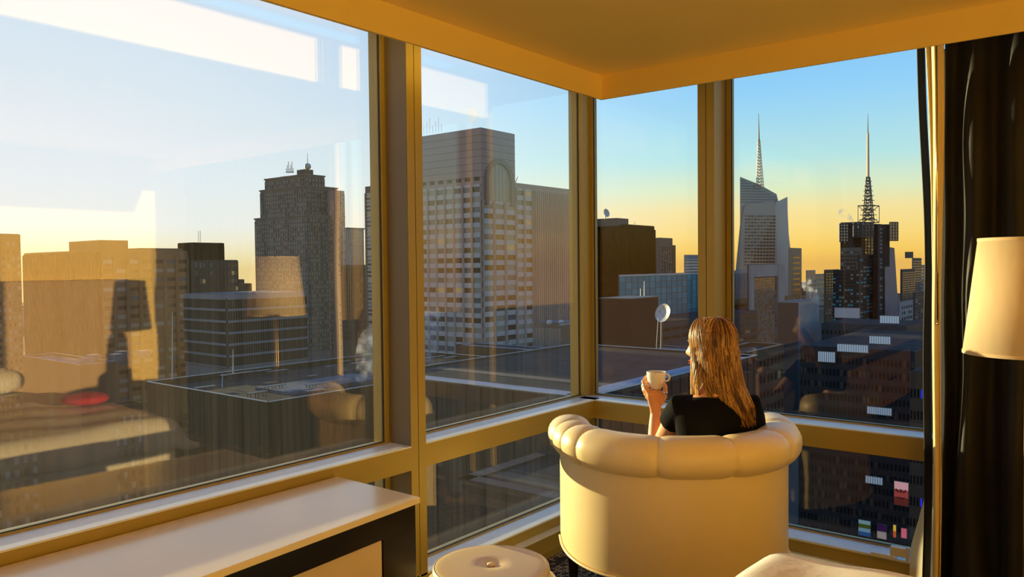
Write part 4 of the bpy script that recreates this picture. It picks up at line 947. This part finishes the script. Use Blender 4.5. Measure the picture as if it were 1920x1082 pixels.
# ------------------------------------------------------------------ ground and nearer roofs
ASPH = mat('street asphalt', (.035, .033, .034), .9, noise=(.02, .4))
o = MB(); o.box(-400, 3500, -1500, 3500, GZ-1, GZ, ASPH); tag(o.build('ground'), kind='structure')
OLIVE = mat('dark olive cladding', (.030, .027, .018), .6, noise=(.2, .2)); OLV2 = mat('cladding joint', (.012, .011, .009), .8); CAPM = mat('pale parapet capping', (.34, .34, .33), .5)
def roofbox(b, cap=.25, lip=.9, inner=ROOFD, capm=CAPM, joints=0, deep=None):
    """flat roof sunk behind a parapet with a pale capping"""
    t_ = .35; z = b.z1
    for x0, x1, y0, y1 in ((b.x0, b.x1, b.y0, b.y0+t_), (b.x0, b.x1, b.y1-t_, b.y1), (b.x0, b.x0+t_, b.y0, b.y1), (b.x1-t_, b.x1, b.y0, b.y1)):
        b.mb.box(x0, x1, y0, y1, z, z+lip, b.wall)
    c = MB()
    for x0, x1, y0, y1 in ((b.x0-.05, b.x1+.05, b.y0-.05, b.y0+cap), (b.x0-.05, b.x1+.05, b.y1-cap, b.y1+.05), (b.x0-.05, b.x0+cap, b.y0, b.y1), (b.x1-cap, b.x1+.05, b.y0, b.y1)): c.box(x0, x1, y0, y1, z+lip, z+lip+.08, capm)
    c.build('parapet_capping', b.root)
    MB().box(b.x0+t_, b.x1-t_, b.y0+t_, b.y1-t_, z, z+.05, inner).build('roof_deck', b.root)
    if joints:
        for f, A0, A1 in (('L', b.y0, b.y1), ('R', b.x0, b.x1)):
            u = A0
            while u < A1:
                if f == 'L': b.mb.box(b.x0-.05, b.x0, u, u+.14, b.z0, z+lip-.1, OLV2)
                else: b.mb.box(u, u+.14, b.y0-.05, b.y0, b.z0, z+lip-.1, OLV2)
                u += joints
b = B('flat_roofed_block', 'near dark olive block with a sunken equipment roof edged by pale capping', 503, 100, 274, 990, 768, OLIVE); R1 = b
roofbox(b, joints=1.9)
r_ = random.Random(5)
for k in range(26):       # cable trays and pipe racks on the near roof
    x = b.x0+2+r_.random()*(b.x1-b.x0-5); y = b.y0+2+r_.random()*(b.y1-b.y0-4); o = MB(); ln = r_.uniform(1.5, 6); h = r_.uniform(.4, .9)
    for q in range(int(ln/1.2)+1): o.box(x+q*1.2, x+q*1.2+.08, y, y+.08, b.z1, b.z1+h, STEEL); o.box(x+q*1.2, x+q*1.2+.08, y+.7, y+.78, b.z1, b.z1+h, STEEL)
    o.box(x-.2, x+ln, y-.1, y+.9, b.z1+h, b.z1+h+.1, ROOFG if k % 2 else STEEL); o.build('pipe_rack', b.root)
MB().box(b.x0+8, b.x0+26, b.y0+7, b.y0+15, b.z1, b.z1+.5, ROOFG).build('cooling_deck', b.root)
for (px, y0, y1) in ((323, 585, 712), (437, 655, 700), (417, 700, 736)):
    o = MB(); p = V(px, y1, 118); o.tube([p, V(px, y0, 118)], [.12, .05], PALES, n=6); o.build('antenna', b.root)
b.done()
b = B('roof_terrace_block', 'dark block with a pale walkway ring round its roof, below the corner post', 1098, 76, 700, 1420, 752, BLKM); 
roofbox(b, cap=.2, lip=.3, joints=2.2)
WALKW = mat('pale roof walkway', (.30, .30, .35), .8, noise=(.3, .15)); o = MB(); z = b.z1+.06
X1, Y1 = b.x1-b.x0, b.y1-b.y0
for i0 in (1.2,):
    w_ = 2.2
    o.box(b.x0+i0, b.x1-i0, b.y0+i0, b.y0+i0+w_, z, z+.06, WALKW); o.box(b.x0+i0, b.x0+i0+w_, b.y0+i0, b.y1-i0, z, z+.06, WALKW); o.box(b.x0+i0+w_+5, b.x0+i0+w_+7, b.y0+i0+w_, b.y1-i0, z, z+.05, mat('brown walkway', (.12,.07,.05), .8))
o.build('walkway', b.root)
b.done()
b = B('plant_room_block', 'block with a long black plant screen, a big ribbed dish and a pale deck', 1257, 150, 1100, 1318, 668, BLKM); 
roofbox(b, cap=.2, lip=.3, inner=mat('blue grey deck', (.22, .25, .30), .8, noise=(.2, .12)), joints=2.5)
gx0 = b.x0+.6; o = MB(); o.box(gx0, b.x1-2, b.y0+9, b.y1-3, b.z1, b.z1+10.6, mat('plant screen', (.018,.018,.02), .7)); o.build('plant_screen', b.root)
o = MB(); o.box(gx0-.2, b.x1-1.8, b.y0+8.8, b.y1-2.8, b.z1+10.6, b.z1+10.8, STEEL); o.build('screen_capping', b.root)
o = MB()
for k in range(22): x = b.x0+.5+k*1.4; o.box(x, x+.06, b.y0+.3, b.y0+.36, b.z1, b.z1+1.3, STEEL)
for k in range(30): y = b.y0+.5+k*1.4; o.box(b.x0+.3, b.x0+.36, y, y+.06, b.z1, b.z1+1.3, STEEL)
for zz in (.6, 1.3): o.box(b.x0+.3, b.x0+31, b.y0+.3, b.y0+.36, b.z1+zz, b.z1+zz+.06, STEEL); o.box(b.x0+.3, b.x0+.36, b.y0+.3, b.y0+42, b.z1+zz, b.z1+zz+.06, STEEL)
o.build('railing', b.root)
dd = dish(V(1246, 588, 150), 1.8, YAW+PI-.9, .30, PALES, 'satellite_dish', b.root, ribs=24)
o = MB(); o.tube([V(1241, 592, 151), V(1240, 668, 151)], .22, STEEL, n=8); o.tube([V(1234, 596, 150), V(1230, 666, 150)], .05, PALES, n=4); o.build('dish_mast', b.root)
o = MB(); p = V(1180, 583, 178); o.rings([[p+Vector((2.6*r*cos(q), 2.6*r*sin(q), z)) for q in [2*PI*i/16 for i in range(16)]] for r, z in ((1, 0), (.05, 1.0))], PALES); o.build('tent_roof', b.root)
for px, y0 in ((1201, 541), (1208, 527)):
    o = MB(); o.tube([V(px, 584, 180), V(px, y0, 180)], [.14, .07], PALES, n=6); o.build('antenna', b.root)
for px, y0, y1 in ((1190, 600, 585), (1218, 606, 588), (1172, 615, 590)):
    o = MB(); o.tube([V(px, y0, 172), V(px, y1, 172)], .1, mat('rusty steel', (.35,.16,.06), .7), n=5); o.tube([V(px-3, y1+3, 172), V(px+3, y1+3, 172)], .08, STEEL, n=4); o.build('vent_pipe', b.root)
b.done()
b = B('mechanical_box', 'grey louvred rooftop plant box with a pale rim in front of the rose tower', 1052, 190, 1003, 1092, 607, LIMD, roof=ROOFG, zb=-40)
b.mb.box(b.x0-.3, b.x1, b.y0-.3, b.y0+.2, b.z1-.4, b.z1, CAPM); b.face('L', -22, b.z1-1, 8, 1, .9, .95, ((mat('louvre grey', (.16,.15,.14), .6), 1),)); 
for px in (1030, 1052): o = MB(); o.ball(V(px, 605, 192), .7, PALES, 10, 8); o.build('roof_fan', b.root, smooth=True)
b.done()
b = B('lower_terrace_block', 'broad dark flat roof with blue-grey edges behind the terrace block', 1068, 170, 855, 1100, 664, BLKM)
roofbox(b, cap=1.6, lip=.2, capm=mat('slate blue deck', (.15, .17, .22), .8)); b.done()
b = B('courtyard_block', 'low block with a grey terrace strip seen through the bottom pane left of the armchair', 1085, 62, 860, 1240, 950, BLKM)
roofbox(b, cap=1.3, lip=.2, capm=mat('dim terrace paving', (.06, .055, .065), .8), joints=2.4); b.done()
b = B('street_facade_block', 'brown gridded facade seen from above at the bottom left of the window', -90, 230, -108, 268, 812, BRD)
roofbox(b, capm=BRD); b.face('R', b.z1-44, b.z1-2, 22, 11, .5, .55, ((GDK, .7), (GP, .3)), pd=.2); b.face('L', b.z1-36, b.z1-2, 10, 8, .5, .55, ((GDK, .7), (GP, .3)), pd=.2); b.done()
b = B('water_tank_roof_block', 'dim low roof with small pale boxes left of the long slab', 150, 230, 40, 215, 690, BRD)
roofbox(b, inner=ROOFG); 
for k in range(5): MB().box(b.x0+3+k*5, b.x0+6+k*5, b.y0+4+(k*7 % 11), b.y0+8+(k*7 % 11), b.z1, b.z1+2.2, ROOFG).build('roof_unit', b.root)
b.done()
b = B('slate_wedge_block', 'dark block with a slanting light edge left of the blank wall tower', 1400, 210, 1330, 1470, 668, BRD); roofbox(b, cap=1.0, capm=mat('warm roof edge', (.22,.14,.08), .7)); b.face('R', b.z1-40, b.z1-1, 10, 9, .6, .5, ((GDK, .9), (GP, .1))); b.done()
b = B('billboard_block', 'dark street-side block hung with pale ribbed screens below the mast tower', 1715, 240, 1500, 1800, 660, BLKM, roof=ROOFD); BBK = b
b.face('L', -100, b.z1-2, 30, 18, .5, .5, ((GDK, .8), (BRD, .2))); b.done()
b = B('screen_roof_block', 'mid-distance dark block with two pale ribbed screens at its roof line', 1700, 330, 1540, 1735, 612, DGR, roof=ROOFD); SRB = b
b.face('L', -100, b.z1-2, 20, 20, .5, .5, ((GDK, 1),)); b.done()
b = B('narrow_street_block', 'dark slim block across the avenue at the curtain edge', 1745, 150, 1706, 1800, 700, BRD, roof=ROOFD)
b.face('L', -80, b.z1-2, 6, 14, .5, .4, ((GDK, .8), (gm('blue neon window', (.02,.02,.2), .3, .5, em='#2038ff', est=.6), .06), (GD, .14))); b.done()
# pale ribbed screens on the left faces
def wallsign(face_b, x0, x1, y0, y1, label, cat, cols, name='billboard', ribs=0, em=.0, group=None, bars=()):
    """sign on the left face of a block at the picture's place"""
    def hit(px, py):
        v = V(px, py, 1)-Vector((0,0,EYE)); t_ = (face_b.x0-.5)/v.x; return Vector((0,0,EYE))+v*t_
    a, c = hit(x0, y0), hit(x1, y1); ya, yb = a.y, c.y; X = face_b.x0-.5
    t = thing(name, label, cat, (X, (ya+yb)/2, min(a.z, c.z)), group)
    n = len(cols); zt_, zb_ = max(a.z, c.z), min(a.z, c.z)
    MB().box(X-.05, X+.42, min(ya, yb)-.2, max(ya, yb)+.2, zb_-.2, zt_+.2, STEEL).build('frame', t)
    for k, m in enumerate(cols):
        z1_ = zt_-(zt_-zb_)*k/n; z0_ = zt_-(zt_-zb_)*(k+1)/n
        MB().box(X-.15, X-.05, min(ya, yb), max(ya, yb), z0_+.05, z1_, m).build('panel', t)
    if ribs:
        o = MB()
        for k in range(ribs+1): y = ya+(yb-ya)*k/ribs; o.box(X-.2, X-.14, y-.06, y+.06, zb_, zt_, STEEL)
        o.build('ribs', t)
    if bars:
        o = MB()
        for (u0, u1, v0, v1) in bars: o.box(X-.2, X-.15, ya+(yb-ya)*u0, ya+(yb-ya)*u1, zt_-(zt_-zb_)*v0, zt_-(zt_-zb_)*v1, GDK)
        o.build('lettering', t)
    return t
WS = gm('pale lit screen', (.55, .58, .60), .6, .3, em='#aebcc8', est=.28)
def em(name, h, s_=.5): return gm(name, srgb(h), .6, .3, em=h, est=s_)
wallsign(SRB, 1565, 1612, 577, 597, 'widest pale grey panel, highest of the ribbed screens, left of the mast tower foot', 'screen', (em('grey screen', '#8a8c92', .25),), 'ribbed_screen', 0)
wallsign(SRB, 1650, 1686, 592, 607, 'pale ribbed screen right below the tapered wing of the mast tower', 'screen', (WS,), 'ribbed_screen', 8)
wallsign(BBK, 1630, 1670, 630, 646, 'pale ribbed screen, upper right one of three close together', 'screen', (WS,), 'ribbed_screen', 9)
wallsign(BBK, 1570, 1628, 645, 662, 'long pale ribbed screen, middle one of three close together', 'screen', (WS,), 'ribbed_screen', 13)
wallsign(BBK, 1534, 1566, 659, 680, 'pale ribbed screen, lower left one of three close together', 'screen', (WS,), 'ribbed_screen', 8)
wallsign(BBK, 1626, 1672, 762, 780, 'pale ribbed screen just above the right transom', 'screen', (WS,), 'ribbed_screen', 11)
wallsign(BBK, 1623, 1655, 892, 910, 'small pale ribbed screen in the lower right pane', 'screen', (WS,), 'ribbed_screen', 7)
br = [(.1+.11*k, .17+.11*k, .30+.04*(k % 3), .42+.05*(k % 2)) for k in range(7)]+[(.2+.12*k, .26+.12*k, .64, .70+.03*(k % 2)) for k in range(5)]
wallsign(BBK, 1677, 1703, 902, 950, 'pink and red billboard with dark lettering in the lower right pane', 'billboard', (em('pale pink', '#d79a9a', .6), em('rose red', '#a8433c', .5), em('dull red', '#6e2a22', .4)), 'billboard', 0, bars=br)
wallsign(BBK, 1610, 1632, 974, 1007, 'stack of pale, green and blue lit signs low in the right pane', 'sign', (em('ice white', '#7a949a', .5), em('dull olive', '#4a5414', .4), em('ice blue', '#6d8a9a', .5), em('deep blue', '#1c4a80', .5)), 'street_sign', 0)
wallsign(BBK, 1645, 1662, 982, 1012, 'purple and white lit sign next to the stacked signs', 'sign', (em('deep purple', '#3a1248', .4), em('cream glow', '#9a8a80', .5)), 'street_sign', 0)
wallsign(BBK, 1675, 1680, 984, 1008, 'thin upright yellow and orange sign low in the right pane', 'sign', (em('yellow neon', '#c8a030', .8), em('orange neon', '#b04818', .8)), 'street_sign', 0)
wallsign(BBK, 1690, 1700, 990, 1010, 'small rose pink sign beside the sheer curtain', 'sign', (em('neon rose', '#c85a6a', .7),), 'street_sign', 0)
# window handle block on the right base ledge
o = MB(); c = Vector((3.80, .93, .168)); o.box(3.79, 3.85, .86, .96, .168, .185, SILL); o.box(3.80, 3.83, .80, .88, .185, .225, SILL); o.box(3.795, 3.812, .80, .815, .168, .235, SILL)
tag(o.build('window_latch', bevel=.003), 'small metal window latch on the base ledge beside the sheer curtain', 'latch')
# low city carpet
r_ = random.Random(11); base = None; n_ = 0
occ = list(FOOT)+[(q.location.x, q.location.y, 70, 70) for q in COL.objects if q.name.split('.')[0] in ('stone_skyscraper', 'faceted_tower', 'mast_tower', 'arched_tower')]
for k in range(600):
    if n_ >= 60: break
    az = math.radians(r_.uniform(3, 74)); d_ = r_.uniform(260, 2600); x, y = cos(az)*d_, sin(az)*d_
    if d_ < 600 and not (x > 0): continue
    sx_, sy_ = r_.uniform(14, 34)*(1+d_/1500), r_.uniform(14, 34)*(1+d_/1500)
    h = GZ+r_.uniform(18, 70)*(1+d_/5000)
    if any(abs(x-q[0]) < sx_+q[2] and abs(y-q[1]) < sy_+q[3] for q in occ): continue
    occ.append((x, y, sx_, sy_)); n_ += 1
    kd = ('umber', 'weathered stone', 'dark grey', 'limestone', 'rosy')[n_ % 5]
    t = thing('city_block', 'low %s city block with a stub penthouse far below between the towers' % kd, 'building', (x, y, GZ), 'low %s city blocks' % kd)
    o = MB(); o.box(x-sx_, x+sx_, y-sy_, y+sy_, GZ, h, (BRD, LIMD, DGR, LIME, PINK)[n_ % 5]); o.box(x-sx_+1, x+sx_-1, y-sy_+1, y+sy_-1, h, h+.3, ROOFG if n_ % 2 else ROOFD); o.build('walls', t)
    MB().box(x-sx_*.4, x+sx_*.3, y-sy_*.3, y+sy_*.4, h, h+5, LIMD).build('penthouse', t)
# steam
def steam(name, label, pts, dens, col=(1,1,1), seed=0):
    m = bpy.data.materials.new('steam %d' % seed); m.use_nodes = True; nt = m.node_tree; nt.nodes.clear(); o_ = nt.nodes.new('ShaderNodeOutputMaterial'); v = nt.nodes.new('ShaderNodeVolumePrincipled')
    t = nt.nodes.new('ShaderNodeTexCoord'); n = nt.nodes.new('ShaderNodeTexNoise'); n.inputs['Scale'].default_value = dens[1]; n.inputs['Detail'].default_value = 3; nt.links.new(t.outputs['Object'], n.inputs[0])
    r = nt.nodes.new('ShaderNodeMapRange'); r.inputs['From Min'].default_value = .5; r.inputs['From Max'].default_value = .75; r.inputs['To Max'].default_value = dens[0]; nt.links.new(n.outputs['Fac'], r.inputs[0]); nt.links.new(r.outputs[0], v.inputs['Density']); v.inputs['Color'].default_value = (*col, 1)
    nt.links.new(v.outputs[0], o_.inputs['Volume']); m.cycles.volume_sampling = 'MULTIPLE_IMPORTANCE'
    o = MB(); o.tube([p for p, _ in pts], [q for _, q in pts], m, n=14, rnd=True); ob = o.build(name, smooth=True); return tag(ob, label, 'steam')
steam('steam_plume', 'white steam drifting above the near flat roof by the mullion', [(V(676, 706, 112), .9), (V(683, 695, 112), 1.6), (V(694, 668, 113), 2.2), (V(702, 640, 114), 2.4)], (.4, .8), seed=1)
steam('steam_plume', 'white steam rising at the left edge of the second pane', [(V(806, 672, 130), .9), (V(804, 660, 130), 1.5), (V(806, 625, 131), 2.0), (V(800, 590, 132), 2.4)], (.35, .7), seed=2)
steam('steam_plume', 'small yellowish puff above the roof of the rose tower', [(V(886, 238, 330), 1.2), (V(887, 226, 330), 2.4), (V(884, 212, 330), 2.8)], (.35, .4), (1,.93,.7), seed=3)
steam('steam_plume', 'grey smoke trailing left from the mast tower', [(V(1599, 416, 735), 1.4), (V(1590, 407, 735), 3.2), (V(1580, 398, 735), 4.2)], (.4, .16), (.55,.6,.7), seed=4)
steam('steam_plume', 'ragged white steam plume in front of the far blocks', [(V(1532, 566, 340), 1.2), (V(1522, 550, 340), 2.6), (V(1515, 534, 342), 2.8)], (.5, .4), (1,.98,.95), seed=5)

# masonry, metal and roofs of the city are matt
for k_ in ('reflection-tinted brick', 'umber brick', 'grey limestone', 'weathered grey stone', 'pale concrete', 'hazy rose granite', 'black steel and glass facade', 'dark grey facade', 'grey roof membrane', 'dark roof gravel', 'dark olive cladding', 'street asphalt', 'plant screen', 'bronze brown rib', 'blue grey deck', 'slate blue deck', 'pale roof walkway', 'cladding joint', 'grey steelwork', 'dim terrace paving'):
    if k_ in MATS: MATS[k_].node_tree.nodes['Principled BSDF'].inputs['Specular IOR Level'].default_value = .08
